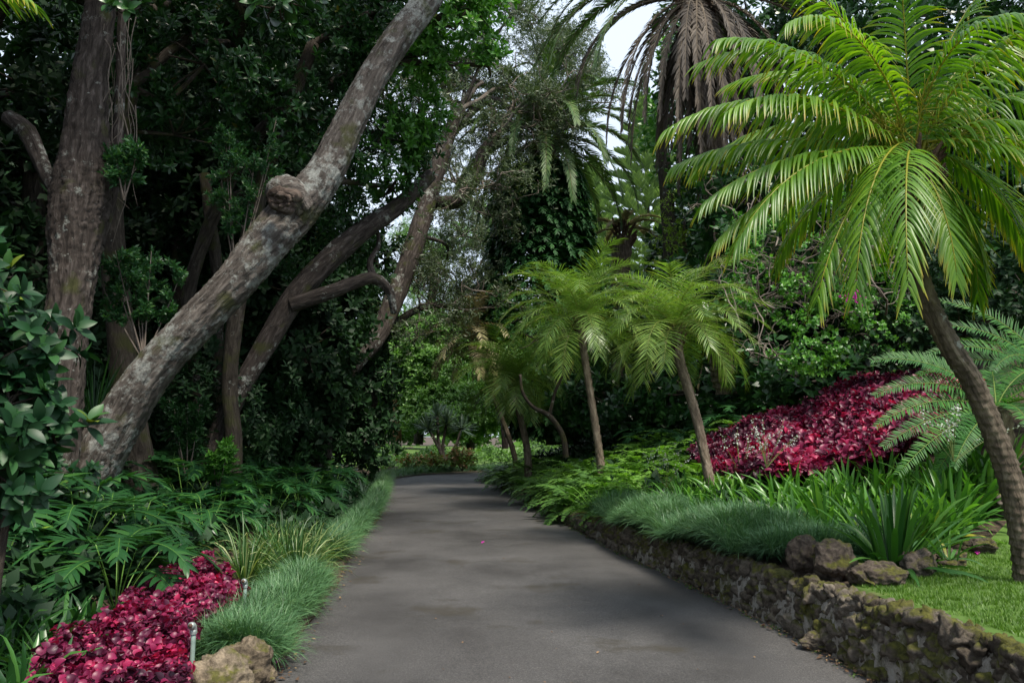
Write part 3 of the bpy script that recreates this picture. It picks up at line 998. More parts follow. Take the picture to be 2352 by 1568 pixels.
# ---- 2 tall furrowed trunk at the left
tp, trd = pts([(95, 1330, 210), (110, 1180, 170), (135, 950, 155), (150, 780, 145), (165, 640, 150), (172, 520, 185), (185, 430, 190), (195, 330, 150), (205, 200, 118), (222, 90, 105), (235, -10, 100), (250, -200, 90)], [9.2, 9.4, 9.6])
vp, vr = pts([(225, 560, 40), (258, 440, 38), (272, 300, 34), (278, 120, 30), (285, -40, 28)], [9.6, 9.9])
up_, ur = pts([(160, 490, 40), (112, 410, 44), (85, 350, 50), (60, 300, 56), (20, 270, 50)], [10.2, 10.6])
base = np.array([tp[0][0], tp[0][1], float(H(tp[0][0], tp[0][1])) - .05])
trd = [x * .66 for x in trd]; vr = [x * .7 for x in vr]; ur = [x * .75 for x in ur]
t2 = empty('furrowed_tree', base, 'tall dark furrowed trunk at the left edge with a bulge and hanging vine stems', 'tree')
tv = [tube([p - base for p in tp], trd, 64, 20, bark=.06, seed=12, lump=.06), tube([p - base for p in vp], vr, 14, 10, bark=.1, seed=4), tube([p - base for p in up_], ur, 18, 8, bark=.05, seed=9)]
build('trunk', join(tv), M['bark_furrow'], t2)
q = np.random.default_rng(77)
vs = []
for k in range(26):
    x0 = q.uniform(235, 315); y0 = q.uniform(-20, 260); yy = q.uniform(9.3, 9.9)
    ln = [(x0, y0)]
    for j in range(5): ln.append((ln[-1][0] + q.normal(-2, 12), ln[-1][1] + q.uniform(25, 75)))
    vs.append(tube([P(a, b, yy + .05 * j) - base for j, (a, b) in enumerate(ln)], np.linspace(.008, .003, 6), 4, 3, seed=k))
build('vines', join(vs), M['twig'], t2)
cb = [B(330, -160, 10.5, 230, 110), B(90, -130, 9.8, 200, 90), B(250, -380, 10, 330, 160)]
build('crown', crown(rel(cb, base), 22, ros_mid, seed=91, gap=.35), M['glossy'], t2)

# ---- 3 second leaning trunk
tp, trd = pts([(470, 1090, 78), (520, 960, 68), (560, 880, 62), (610, 790, 66), (680, 680, 74), (760, 590, 72), (840, 525, 64), (915, 475, 55), (990, 400, 40)], [14.5, 15.2, 16])
trd = [x * .72 for x in trd]
bp, br = pts([(668, 700, 34), (760, 670, 34), (820, 648, 30), (860, 640, 28), (895, 670, 20), (905, 720, 14)], [15, 15.6])
b2, b2r = pts([(858, 642, 20), (850, 600, 14), (870, 560, 10), (860, 500, 8)], [15.6, 15.9])
tree('slanting_tree', 'slimmer brown trunk leaning parallel behind the lichened one', 'tree', (tp[0][0], tp[0][1], float(H(tp[0][0], tp[0][1]))),
     [(tp, trd), (bp, br), (b2, b2r)], [B(870, 400, 15.6, 120, 110), B(800, 500, 16.2, 90, 60), B(930, 330, 15.8, 90, 90), B(800, 560, 16.6, 80, 60), B(870, 520, 17, 70, 60), B(700, 620, 16.4, 60, 30)], ros_mid, 'glossy', 26, 'bark_furrow', seg=28, seed=21, limbs=False, gap=.35)

# ---- 4,5 small trunks at the left rear
def simple_trunk_tree(label, line, Y, blobs, mat, dens, seed, tm=ros_mid, bark='bark_dark', name='forest_tree', gap=.45, scl=(.9, 1.3), group='evergreen trees in the dark grove', **kw):
    tp, trd = pts(line, Y)
    return tree(name, label, 'tree', (tp[0][0], tp[0][1], float(H(tp[0][0], tp[0][1])) - .05), [(tp, trd)], blobs, tm, mat, dens, bark, group, seed=seed, seg=16, gap=gap, scl=scl, **kw)


simple_trunk_tree('short thick trunk rising straight behind the foot of the leaning tree', [(325, 1180, 92), (312, 1050, 76), (290, 900, 66), (275, 760, 60), (262, 600, 54), (260, 420, 46), (300, 200, 40)], 12.2,
                  [B(330, 60, 12.6, 160, 120), B(470, 150, 12.8, 190, 170), B(400, 310, 13.0, 120, 90), B(560, 40, 13, 170, 120)], 'glossy', 30, 101, ros_big)
simple_trunk_tree('evergreen with bright leaf rosettes arching over the middle of the path', [(535, 1085, 44), (536, 1000, 38), (528, 860, 34), (560, 600, 40), (640, 300, 36), (720, 100, 30)], 14.2,
                  [B(700, 100, 14.2, 170, 150), B(850, 40, 14.6, 150, 130), B(620, 260, 14.0, 170, 130), B(760, 260, 14.6, 110, 90)], 'glossy', 30, 103, ros_big)
simple_trunk_tree('evergreen whose sunlit bright green rosettes fill the top centre', [(445, 1100, 26), (450, 900, 24), (440, 640, 30), (600, 300, 30), (850, 150, 26)], 15.2,
                  [B(1050, 60, 14.4, 120, 110), B(960, 130, 14.8, 110, 90), B(1120, 150, 14.6, 60, 50), B(1090, 10, 14.4, 110, 70), B(890, 320, 15.4, 100, 80), B(960, 270, 15.6, 80, 60), B(900, 430, 15.8, 80, 60)], 'glossy_bright', 34, 105, ros_big, gap=.4)
simple_trunk_tree('thin dark stem in the hollow of the grove, hung with low leaves', [(505, 1050, 26), (500, 800, 26), (500, 640, 28), (470, 400, 24)], 15.6,
                  [B(430, 930, 14.2, 60, 110), B(480, 800, 15.4, 60, 80), B(600, 930, 15.4, 90, 110), B(640, 1010, 16.2, 90, 70)], 'dark', 34, 107, limbs=False)

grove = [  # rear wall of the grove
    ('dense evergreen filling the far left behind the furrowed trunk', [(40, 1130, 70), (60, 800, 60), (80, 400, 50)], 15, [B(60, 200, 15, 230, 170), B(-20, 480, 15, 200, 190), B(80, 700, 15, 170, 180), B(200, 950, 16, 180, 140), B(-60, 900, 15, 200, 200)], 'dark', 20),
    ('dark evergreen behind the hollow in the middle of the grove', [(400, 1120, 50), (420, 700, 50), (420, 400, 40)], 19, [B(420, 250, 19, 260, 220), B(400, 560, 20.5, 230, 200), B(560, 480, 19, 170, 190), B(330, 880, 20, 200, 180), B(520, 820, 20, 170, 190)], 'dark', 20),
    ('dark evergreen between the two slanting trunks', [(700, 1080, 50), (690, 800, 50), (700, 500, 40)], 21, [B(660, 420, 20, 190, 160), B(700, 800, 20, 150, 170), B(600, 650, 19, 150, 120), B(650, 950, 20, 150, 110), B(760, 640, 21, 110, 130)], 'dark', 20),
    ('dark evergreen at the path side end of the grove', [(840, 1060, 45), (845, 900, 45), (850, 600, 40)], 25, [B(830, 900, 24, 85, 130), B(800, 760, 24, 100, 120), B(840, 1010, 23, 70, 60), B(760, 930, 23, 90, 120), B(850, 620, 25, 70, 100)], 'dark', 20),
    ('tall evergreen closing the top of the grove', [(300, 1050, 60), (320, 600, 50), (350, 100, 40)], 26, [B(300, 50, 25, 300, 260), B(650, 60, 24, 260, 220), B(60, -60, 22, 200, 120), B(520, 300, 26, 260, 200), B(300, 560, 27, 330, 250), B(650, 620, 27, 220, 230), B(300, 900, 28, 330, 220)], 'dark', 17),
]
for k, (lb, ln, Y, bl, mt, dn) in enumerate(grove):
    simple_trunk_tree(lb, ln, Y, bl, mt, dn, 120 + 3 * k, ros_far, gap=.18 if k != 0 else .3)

# ---- 6 sparse tall tree over the path and its neighbours
def sparse_tree(label, line, Y, limbs, clumps, seed, dens=15, leaf='olive', bark='bark_furrow', twd=4):
    tp, trd = pts(line, Y)
    base = np.array([tp[0][0], tp[0][1], float(H(tp[0][0], tp[0][1])) - .05])
    r = empty('sparse_tree', base, label, 'tree', 'open grey-limbed trees over the path')
    trd = [x * .75 for x in trd]
    ts = [tube([p - base for p in tp], trd, 22, 10, bark=.05, seed=seed, lump=.06)]
    q = np.random.default_rng(seed)
    ends = [(tp[-1], unit(tp[-1] - tp[-2]), trd[-1])]
    for L, YY in limbs:
        lp, lr = pts(L, YY)
        ts.append(tube([p - base for p in lp], lr, 12, 8, bark=.04, seed=seed + 1, lump=.06))
        ends.append((lp[-1], unit(lp[-1] - lp[-2]), lr[-1]))
        ends.append((lp[len(lp) // 2], unit(lp[-1] - lp[-2] + q.standard_normal(3)), lr[-1] * .8))
    tips, tw = [], []
    for e, d, rr in ends:
        for k in range(3):
            branches(e - base, unit(d + q.standard_normal(3) * .5), 1.4, rr * .6, twd, q, tips, tw, bend=.7, up=.1, spread=.8)
    for c, rr in clumps:
        s0_ = tp[int(np.argmin(np.linalg.norm(np.array(tp) - c, axis=1)))] - base
        ts.append(tube([s0_, (s0_ + c - base) / 2 + q.normal(size=3) * .2, c - base], [.07, .05, .03], 7, 4))
        for k in range(4):
            s = c - base
            branches(s, unit(q.standard_normal(3) + np.array([0, 0, .3])), float(np.mean(rr)) * .75, .035, 4, q, tips, tw, bend=.8, up=.1, spread=.9)
    build('trunk', join(ts), M[bark], r)
    tpz = np.array([t[0] for t in tips])
    rep = np.repeat(np.arange(len(tpz)), 6)
    pp = tpz[rep] + q.standard_normal((len(rep), 3)) * .22
    build('branches', join(tw), M['twig'], r)
    build('crown', scatter(ros_tiny, pp, q.standard_normal((len(rep), 3)) + np.array([0, 0, .6]), q.uniform(.9, 1.6, len(rep)), seed), M[leaf], r)
    return r


sparse_tree('tall grey tree leaning over the far path with a limb arching right', [(740, 1060, 60), (745, 1000, 52), (770, 900, 48), (820, 830, 54), (870, 770, 56), (915, 660, 60), (960, 540, 62), (1000, 400, 52), (1030, 310, 46), (1060, 250, 34)], [21, 23, 24.5],
            [([(960, 470, 40), (1000, 465, 34), (1050, 462, 34), (1090, 410, 32), (1110, 350, 28), (1150, 300, 16)], 24.5), ([(1040, 300, 26), (1120, 230, 18), (1180, 250, 12)], 24.8),
             ([(990, 420, 22), (960, 330, 20), (900, 260, 16)], 24.5), ([(860, 780, 20), (960, 710, 16), (1040, 700, 10)], 25)],
            [B(1040, 190, 25, 70, 60), B(1120, 60, 25, 120, 90), B(1190, 10, 25, 90, 60), B(960, 330, 25, 90, 80), B(1020, 620, 27, 100, 60)], 301)
sparse_tree('open grey-leaved tree seen against the sky above the date palm', [(1160, 1030, 20), (1150, 800, 20), (1130, 560, 18), (1180, 300, 16), (1250, 180, 12)], 34,
            [([(1180, 300, 18), (1260, 250, 12), (1320, 230, 8)], 34), ([(1120, 500, 16), (1050, 420, 12)], 34)],
            [B(1210, 40, 33, 130, 90), B(1310, 210, 34, 70, 80), B(1170, 160, 33, 90, 80), B(1290, 90, 34, 60, 60), B(1090, 640, 34, 70, 80), B(1060, 540, 33, 90, 50)], 307)
sparse_tree('hazy grey-green tree behind the vine-clad tree at the end', [(960, 1020, 30), (980, 800, 30), (1000, 600, 26)], 44,
            [([(1000, 600, 14), (1080, 560, 10)], 44)],
            [B(970, 640, 44, 90, 60), B(1080, 700, 44, 80, 70), B(1010, 700, 45, 90, 50), B(960, 560, 44, 50, 50)], 311, leaf='fresh')

# ---- saplings
def sapling(label, px, py, Y, hpx, wpx, seed, stems=6, mat='tender', tm=None):
    b = P(px, py, Y); r = empty('sapling', b, label, 'sapling', 'leafy shoots beside the leaning trunk')
    q = np.random.default_rng(seed); k = Y / F
    tips, tw = [], []
    for s in range(stems):
        a = q.uniform(-1, 1)
        top = np.array([a * wpx * k * .5, q.uniform(-.2, .2), hpx * k * q.uniform(.65, 1)])
        mid = top * .5 + np.array([a * .03, 0, 0])
        tw.append(tube([(0, 0, 0), mid, top], [.012, .009, .004], 6, 4))
        for j in range(7):
            f = q.uniform(.35, 1); s0 = mid * 2 * f if f < .5 else mid + (top - mid) * (f - .5) * 2
            e = s0 + unit(np.array([q.normal(), q.normal(), .9])) * q.uniform(.15, .4) * hpx * k * .35
            tw.append(tube([s0, (s0 + e) / 2 + q.normal(size=3) * .02, e], [.005, .004, .002], 4, 2))
            for m_ in np.linspace(.3, 1, 5): tips.append((s0 + (e - s0) * m_, unit(e - s0)))
    build('stems', join(tw), M['twig'], r)
    tp_ = np.array([t[0] for t in tips]); ax = np.array([t[1] for t in tips])
    rep = np.repeat(np.arange(len(tp_)), 3)
    build('leaves', scatter(tm or [rosette(7, .07, .013, 4, (15, 75), .3, .2, .05, 200 + s) for s in range(3)], tp_[rep] + q.standard_normal((len(rep), 3)) * .03, ax[rep] + q.standard_normal((len(rep), 3)) * .35, q.uniform(.7, 1.2, len(rep)), seed), M[mat], r)
    return r


sapling('upright pale green sapling growing behind the middle of the leaning trunk', 540, 640, 11.3, 400, 190, 401, 6)
sapling('bushy green sapling left of the leaning trunk', 330, 830, 10.2, 320, 260, 403, 8)
sapling('small leafy shoots against the furrowed trunk bulge', 285, 460, 9.3, 140, 90, 405, 4)
sapling('low twiggy sapling between the slim trunks', 800 - 370, 1110, 12.8, 190, 130, 407, 5, 'glossy')
sapling('yellow-green young shrub in front of the short brown trunk', 500, 1120, 12.4, 110, 60, 409, 4, 'glossy_bright')

# ---- near leaf sprays on the left
def near_shrub(name, label, base, blobs, seed, dens, mat='bluish', tm=None, scl=(.8, 1.15), gap=.35):
    r = empty(name, base, label, 'shrub')
    o = np.array(base, float)
    p, u = blob_points(rel(blobs, o), dens, seed, .5, gap, 2.2)
    q = np.random.default_rng(seed)
    ax = u * .5 + np.array([.25, -.55, .55]) + q.standard_normal(u.shape) * .35
    tw = []
    for c, rr in rel(blobs, o):
        tw.append(tube([(0, 0, 0) if c[2] > .4 else (c[0] * .5, c[1], 0), c * .6 + q.normal(size=3) * .08, c], [.03, .018, .008], 7, 4))
        near = p[np.linalg.norm((p - c) / rr, axis=1) < 1.2][:14]
        for e in near: tw.append(tube([c, (c + e) / 2 + q.normal(size=3) * .04, e], [.008, .006, .004], 5, 3))
    build('branches', join(tw), M['bark_dark'], r)
    build('leaves', scatter(tm or ros_near, p, ax, q.uniform(*scl, len(p)), seed, .3), M[mat], r)
    return r


bb = P(-40, 1500, 4.6); bb[2] = .1
near_shrub('glossy_shrub', 'near shrub of big glossy blue-green leaves at the left edge', bb,
           [B(-20, 640, 4.7, 120, 110), B(60, 800, 4.8, 110, 90), B(20, 930, 4.6, 140, 90), B(120, 990, 4.9, 90, 60), B(-20, 1080, 4.6, 110, 100), B(-60, 860, 4.5, 110, 180)], 501, 34, scl=(.68, 1.0))
b2_ = P(180, 1230, 8.6); b2_[2] = float(H(b2_[0], b2_[1]))
near_shrub('glossy_shrub', 'low glossy seedling shrub at the foot of the leaning tree', b2_, [B(110, 1100, 8.4, 120, 70), B(180, 1170, 8.6, 90, 50), B(50, 1180, 8.0, 110, 60)], 503, 22, 'bluish', ros_near, (.7, .95))


# ================================================================== palms
def frond_obj(parent, mat, **kw):
    return build('frond', frond(**kw), M[mat], parent)


# main pygmy date palm (leaning over the lawn)
tp, trd = pts([(2362, 1330, 92), (2352, 1250, 86), (2325, 1120, 82), (2285, 1000, 78), (2235, 880, 76), (2180, 790, 76), (2130, 690, 70), (2103, 590, 66), (2098, 500, 72), (2100, 420, 84)], [6.35, 6.3, 6.15, 6.0])
base = np.array([tp[0][0], tp[0][1], .56])
palm1 = empty('date_palm', base, 'large arching date palm with yellow leaf ribs and ringed trunk leaning over the lawn', 'palm tree', 'pygmy date palms along the right side')
build('trunk', tube([p - base for p in tp], [x * .61 for x in trd], 40, 34, rings=(15, .17), lump=.03, seed=4), M['palm_trunk'], palm1)
cc = P(2098, 365, 6.0) - base
# fibre and old leaf bases under the crown
q = np.random.default_rng(17)
fb = []
for k in range(46):
    a = q.uniform(0, 6.28); z0 = q.uniform(-.55, -.02)
    s = cc + np.array([math.cos(a) * .10, math.sin(a) * .10, z0])
    up = q.uniform(.10, .28)
    fb.append(tube([s, s + np.array([math.cos(a) * .05, math.sin(a) * .05, up * .5]), s + np.array([math.cos(a) * .13, math.sin(a) * .13, up])], [.030, .024, .010], 6, 4, bark=.1, seed=k))
build('leaf_bases', join(fb), M['fibre'], palm1)
# az: 0 right, 90 away, 180 left, 270 towards the camera
main_fronds = [
    # az, e0, e1, p, L, ll, grav, daz
    (182, 52, -38, 1.0, 1.85, .40, 1.5, -5), (200, 36, -34, 1.1, 1.80, .40, 1.7, 6),
    (194, 6, -38, 1.0, 1.85, .42, 1.3, 4), (205, 2, -48, 1.0, 2.0, .44, 1.4, 3), (190, -2, -50, .9, 1.7, .4, 1.2, 6),
    (226, -8, -70, .8, 1.85, .42, 1.0, 4), (240, 8, -78, .8, 1.85, .42, 1.0, 4), (210, -22, -72, .8, 1.6, .42, 1, 0), (172, 28, -30, 1.0, 1.7, .38, 1.5, 6), (160, 48, -30, 1, 1.8, .38, 1.3, 0),
    (325, 52, -95, .9, 1.45, .40, 1.6, -8), (352, 42, -20, 1.0, 1.7, .42, 1.6, 4), (8, 30, -45, 1.0, 1.75, .42, 1.4, 4),
    (340, 8, -64, 1.0, 1.9, .44, 1.2, 0), (318, 0, -76, .9, 1.8, .42, 1.1, 5), (15, 0, -62, .9, 1.6, .4, 1.0, 0), (350, -20, -70, .9, 1.25, .38, 1.0, 0),
    (285, 86, -75, 1.4, 1.7, .40, 1.2, 4), (140, 68, -10, 1.2, 1.9, .40, 1.0, 0), (165, 70, -8, 1.3, 1.95, .40, 1.2, 0), (190, 66, -5, 1.1, 1.9, .40, 1.3, 8),
    (95, 78, 0, 1.2, 1.9, .40, 1.0, 0), (40, 68, -10, 1.2, 1.9, .40, 1.0, 0), (20, 74, -5, 1.3, 1.9, .40, 1.2, 0), (355, 62, -20, 1.2, 1.85, .40, 1.4, 0),
    (60, 45, -40, 1, 1.7, .38, 1, 0), (110, 35, -45, 1, 1.7, .38, 1, 0), (75, 10, -60, 1, 1.6, .38, 1, 0), (130, 0, -62, 1, 1.5, .38, 1, 0),
    (215, 72, -30, 1.2, 1.6, .38, 1.3, 0), (310, 70, -35, 1.2, 1.7, .38, 1.3, 0), (178, 78, 30, 1.3, 1.9, .36, .9, 0), (0, 82, 40, 1.3, 1.9, .36, .9, 0), (240, 84, 50, 1.5, 1.7, .34, .8, 0),
    (282, -55, -88, 1, .95, .34, .7, 0), (330, -50, -86, 1, 1.0, .36, .6, 0), (12, -40, -85, 1, 1.1, .36, .6, 0),
]
for k, (az, e0, e1, p, L, ll, gv, dz) in enumerate(main_fronds):
    a = R(az); e1 += q.uniform(-14, 6); L *= q.uniform(.96, 1.14); dz += q.uniform(-7, 7)
    frond_obj(palm1, 'palm', L=L, e0=e0, e1=e1, p=p, az=az, daz=dz, n=50, ll=ll * 1.12, w=.0115, grav=gv * 1.5, gexp=.75, s0=.10, a0=60, a1=26, vee=4, rows=8, rach=.011, seed=600 + k, fold=.45,
              prof=(.5, 1, .5), org=cc + np.array([math.cos(a) * .05, math.sin(a) * .05, q.uniform(-.06, .12)]), jit=.1)
# yellow flower stalks
fs = []
for k in range(13):
    a = q.uniform(0, 6.28); e = q.uniform(.3, 1.1)
    d = np.array([math.cos(a) * math.cos(e), math.sin(a) * math.cos(e), math.sin(e)])
    s0 = cc + d * .12; s1 = cc + d * q.uniform(.3, .55)
    fs.append(tube([s0, (s0 + s1) / 2, s1], [.008, .007, .004], 5, 3))
    for j in range(26):
        b = s0 + (s1 - s0) * q.uniform(.4, 1); dd = unit(d + q.standard_normal(3) * .5)
        e_ = b + dd * q.uniform(.12, .26); fs.append(tube([b, (b + e_) / 2 + q.normal(size=3) * .012, e_ - np.array([0, 0, .03])], [.0035, .003, .002], 3, 2, rnd=q.random()))
build('flower_stalks', join(fs), M['fruit'], palm1)

# reusable pygmy palm crown (for the smaller ones)
def pygmy(name, label, line, Y, fr, seed, nfr=40, L=1.45, mat='palm_far', group='pygmy date palms along the right side', bark='palm_trunk_pale', ll=.30, bias=None, w=.010, n=44, rings=20):
    tp, trd = pts(line, Y)
    gz = float(H(tp[0][0], tp[0][1]))
    base = np.array([tp[0][0], tp[0][1], gz - .05])
    r = empty(name, base, label, 'palm tree', group)
    lp = [p - base for p in tp]; trd = [x * .78 for x in trd]
    if lp[0][2] > .15: lp = [np.array([lp[0][0] + .02, lp[0][1], 0])] + lp; trd = [trd[0] * 1.1] + trd
    build('trunk', tube(lp, trd, 20, 22, rings=(rings, .28), lump=.02, seed=seed), M[bark], r)
    c = lp[-1]
    q = np.random.default_rng(seed)
    fb = []
    for k in range(26):
        a = q.uniform(0, 6.28)
        s = c + np.array([math.cos(a) * trd[-1] * .8, math.sin(a) * trd[-1] * .8, q.uniform(-.28, .0)])
        fb.append(tube([s, s + np.array([math.cos(a) * .10, math.sin(a) * .10, q.uniform(.08, .2)])], [.024, .009], 5, 3))
    build('leaf_bases', join(fb), M['fibre'], r)
    for k in range(nfr):
        t = (k + .5) / nfr
        az = k * 137.5 + seed * 41 + q.uniform(-22, 22)
        e0 = 86 - 104 * t ** 1.3 + q.uniform(-8, 8)
        e1 = e0 - (80 + 28 * q.random())
        e1 = max(e1, -86)
        g = frond(L=L * (1 - .25 * t) * q.uniform(.9, 1.08), e0=e0, e1=e1, p=1.1, az=az, daz=q.uniform(-10, 10), n=n, ll=ll, w=w, grav=.35 + .4 * q.random(), a0=70, a1=34, vee=10,
                  rows=4, rach=.008, seed=seed * 100 + k, fold=0, s0=.1, org=c + np.array([0, 0, .05]), prof=(.6, 1, .5), jit=.2, gone=.06)
        build('frond', g, M[mat], r)
    return r


pygmy('date_palm', 'slender date palm nearest the grey-green grass mound', [(1642, 1160, 30), (1625, 1080, 27), (1605, 980, 26), (1580, 890, 26), (1562, 830, 28), (1550, 765, 34)], [11.2, 11.6], None, 61, 44, 1.6, ll=.42, w=.0062, n=48)
pygmy('date_palm', 'taller slim date palm rising out of the ferns mid row', [(1380, 1070, 22), (1368, 980, 21), (1352, 880, 20), (1340, 800, 21), (1332, 740, 28)], [16.6, 16.8], None, 62, 42, 2.15, ll=.54, w=.008, n=48)
pygmy('date_palm', 'farthest date palm of the row, crown drooping over the path end', [(1212, 1040, 20), (1200, 980, 18), (1186, 920, 18), (1176, 880, 22)], [22, 22], None, 63, 44, 2.0, ll=.66, w=.010, n=46)
pygmy('date_palm', 'pale drooping palm half hidden behind the farthest row palm', [(1180, 1040, 14), (1130, 900, 13), (1085, 790, 18)], [26, 26], None, 64, 34, 2.6, mat='straw', ll=.4, w=.02, n=34)

# feathery dark tree between the palms
tp, trd = pts([(1300, 1050, 24), (1292, 1000, 22), (1262, 955, 20), (1225, 935, 14), (1200, 900, 12), (1195, 860, 10)], 19)
tq, tr_ = pts([(1262, 955, 14), (1275, 900, 12), (1295, 850, 10), (1300, 780, 8)], 19)
trd = [x * .6 for x in trd]; tr_ = [x * .6 for x in tr_]
tree('small_tree', 'small dark tree with a forked crooked stem between two date palms', 'tree', (tp[0][0], tp[0][1], float(H(tp[0][0], tp[0][1]))), [(tp, trd), (tq, tr_)],
     [B(1230, 780, 19.6, 80, 50), B(1310, 760, 19.8, 70, 60), B(1210, 720, 20.5, 90, 50)], ros_small, 'fern_dark', 26, seed=71, gap=.3, seg=14)


# canary island date palms
def canary(label, line, Y, c_px, seed, live, dead, L=3.9, ll=.46, mat='canary', trunk_r=None, name='canary_palm', lw=.018):
    tp, trd = pts(line, Y)
    base = np.array([tp[0][0], tp[0][1], float(H(tp[0][0], tp[0][1])) - .05])
    r = empty(name, base, label, 'palm tree', 'big date palms behind the path')
    build('trunk', tube([p - base for p in tp], trd, 30, 20, rings=(7, .25), lump=.03, seed=seed), M['palm_trunk'], r)
    c = P(*c_px) - base
    q = np.random.default_rng(seed)
    fb = []
    for k in range(50):
        a = q.uniform(0, 6.28); z = q.uniform(-1.0, .1)
        s = c + np.array([math.cos(a) * .28, math.sin(a) * .28, z])
        fb.append(tube([s, s + np.array([math.cos(a) * .25, math.sin(a) * .25, .3])], [.07, .03], 5, 3))
    build('leaf_bases', join(fb), M['fibre'], r)
    for k, (az, e0, e1, p) in enumerate(live):
        build('frond', frond(L=L * q.uniform(.9, 1.05), e0=e0, e1=e1, p=p, az=az, daz=q.uniform(-8, 8), n=80, ll=ll, w=lw, grav=.6, a0=52, a1=26, vee=18, rows=4, rach=.035, seed=seed * 50 + k, fold=0,
                             s0=.1, org=c, prof=(.5, 1, .45)), M[mat], r)
    for k, (az, e0, e1, p) in enumerate(dead):
        build('dry_frond', frond(L=L * q.uniform(.75, 1.0), e0=e0, e1=e1, p=p, az=az, daz=q.uniform(-10, 10), n=58, ll=ll * .85, w=lw, grav=.9, a0=34, a1=20, vee=30, rows=4, rach=.03, seed=seed * 70 + k, fold=0,
                                 s0=.1, org=c + np.array([0, 0, -.25]), prof=(.5, 1, .45), jit=.35), M['dead'], r)
    return r


q = np.random.default_rng(88)
live = [(k * 137.5 % 360, 80 - 95 * t + q.uniform(-6, 6), max(80 - 95 * t - 100, -86), 1.1) for k, t in enumerate(np.linspace(0, 1, 46))]
can1 = canary('big date palm with climbing leaves swallowing its trunk, behind the path end', [(1290, 1020, 60), (1275, 800, 58), (1262, 600, 58), (1252, 400, 60), (1250, 330, 66)], 27, (1250, 318, 27), 81, live, [(k * 77, -50, -88, 1) for k in range(6)], L=4.4, lw=.026, ll=.55)
# climber on that trunk: a thing of its own that clings to the palm
def philo_leaf(L=.6, n=9, ll=.26, w=.03, e0=25, e1=-45, pet=.5, az=0, seed=0, rows=5, grav=.6, pe=60):
    q = np.random.default_rng(seed)
    a = R(az)
    pe = R(pe)
    h = np.array([math.cos(a), math.sin(a), 0])
    e = h * math.cos(pe) * pet + np.array([0, 0, 1]) * math.sin(pe) * pet
    f = frond(L=L, e0=e0, e1=e1, p=1, az=az, n=n, ll=ll, w=w, grav=grav, a0=75, a1=30, vee=12, rows=rows, rach=.006, seed=seed, fold=.18, s0=.04, org=e, prof=(.8, 1, .4), jit=.1, web=w * 1.5)
    g = [f]
    if pet > .05:
        m = e * .5 + np.array([0, 0, .05 * pet])
        t = tube([(0, 0, 0), m, e], [.009, .008, .006], 5, 3)
        g.append((t[0], t[1], t[2], np.full(len(t[0]), 2.0)))
    return join(g)[:4]


pl = [philo_leaf(.34, 7, .2, .026, 40, -70, .12, 0, s, 4, .8, 30) for s in range(4)]
q = np.random.default_rng(90)
n = 4200
yy = q.uniform(395, 1010, n); Yt = 27
ang = q.uniform(0, 6.28, n)
cx_ = np.interp(yy, [395, 480, 600, 720, 850, 1010], [1250, 1245, 1245, 1220, 1230, 1260])
wd = np.interp(yy, [395, 480, 600, 680, 850, 1010], [45, 85, 95, 115, 80, 50])
rad = wd * Yt / F * q.uniform(.75, 1.05, n)
pos = np.array([P(cx_[i], yy[i], Yt) for i in range(n)])
pos[:, 0] += np.cos(ang) * rad; pos[:, 1] += np.sin(ang) * rad
o = np.array([pos[:, 0].mean(), Yt, .5])
cl = empty('climber', o, 'dark split-leaf climber wrapped round the tall palm trunk', 'climbing plant')
def orient(pl, pos, az, scale, seed, rvar=.35):
    """place templates that grow along +X, turned to az"""
    q = np.random.default_rng(seed); out = []
    rb = q.random(len(pos))
    for i in range(len(pos)):
        t = pl[q.integers(0, len(pl))]
        V = (t[0] * scale[i]) @ rotz(az[i]).T + pos[i]
        out.append((V, t[1], np.clip(t[2] * (1 - rvar) + rb[i] * rvar, 0, 1), t[3]))
    return join(out)[:4]


build('leaves', orient(pl, pos - o, ang + q.normal(0, .4, n), q.uniform(1.0, 1.9, n), 5), M['philo_dark'], cl)
cst = [tube([P(np.interp(yv, [395, 600, 1010], [1250, 1245, 1260]) + 30 * math.cos(k * 1.3 + yv * .01), yv, Yt + .5 * math.sin(k * 1.3 + yv * .01)) - o for yv in range(400, 1020, 60)], [.03] * 11, 6, 3) for k in range(6)]
build('stems', join(cst), M['bark_dark'], cl)

q = np.random.default_rng(92)
live2 = [(183, 48, -58, 1.1), (192, 34, -74, .9), (174, 30, -72, .9), (178, 40, -62, 1.0), (186, 30, -70, .9), (170, 52, -50, 1.0), (195, 22, -78, .9), (205, 45, -65, 1), (215, 10, -80, .8), (160, 30, -75, 1), (235, 60, -60, 1), (180, 66, -30, 1), (200, 62, -40, 1), (265, 50, -70, 1), (300, 50, -60, 1), (330, 40, -60, 1),
         (0, 45, -50, 1), (20, 30, -60, 1), (60, 40, -60, 1), (100, 40, -60, 1), (140, 45, -60, 1), (90, 70, 0, 1), (0, 75, 10, 1), (345, 10, -70, 1), (188, 5, -82, .8)]
dead2 = [(182, 20, -80, .8), (196, 14, -84, .8)] + [(175 + 9 * k, 8 - 9 * (k % 4), -89, .5) for k in range(0, 26)] + [(k * 31 + 8, -38 - 5 * (k % 4), -89, .4) for k in range(24)] + [(350, 20, -70, .8), (335, 30, -70, .8)]
canary('towering date palm with a skirt of dry brown fronds over the top centre', [(1672, 905, 46), (1668, 860, 62), (1655, 780, 50), (1650, 600, 48), (1640, 420, 50), (1632, 300, 54), (1620, 100, 60), (1610, -40, 66)], 17.5, (1600, -15, 17.5), 83, live2, dead2, L=4.6, lw=.021)

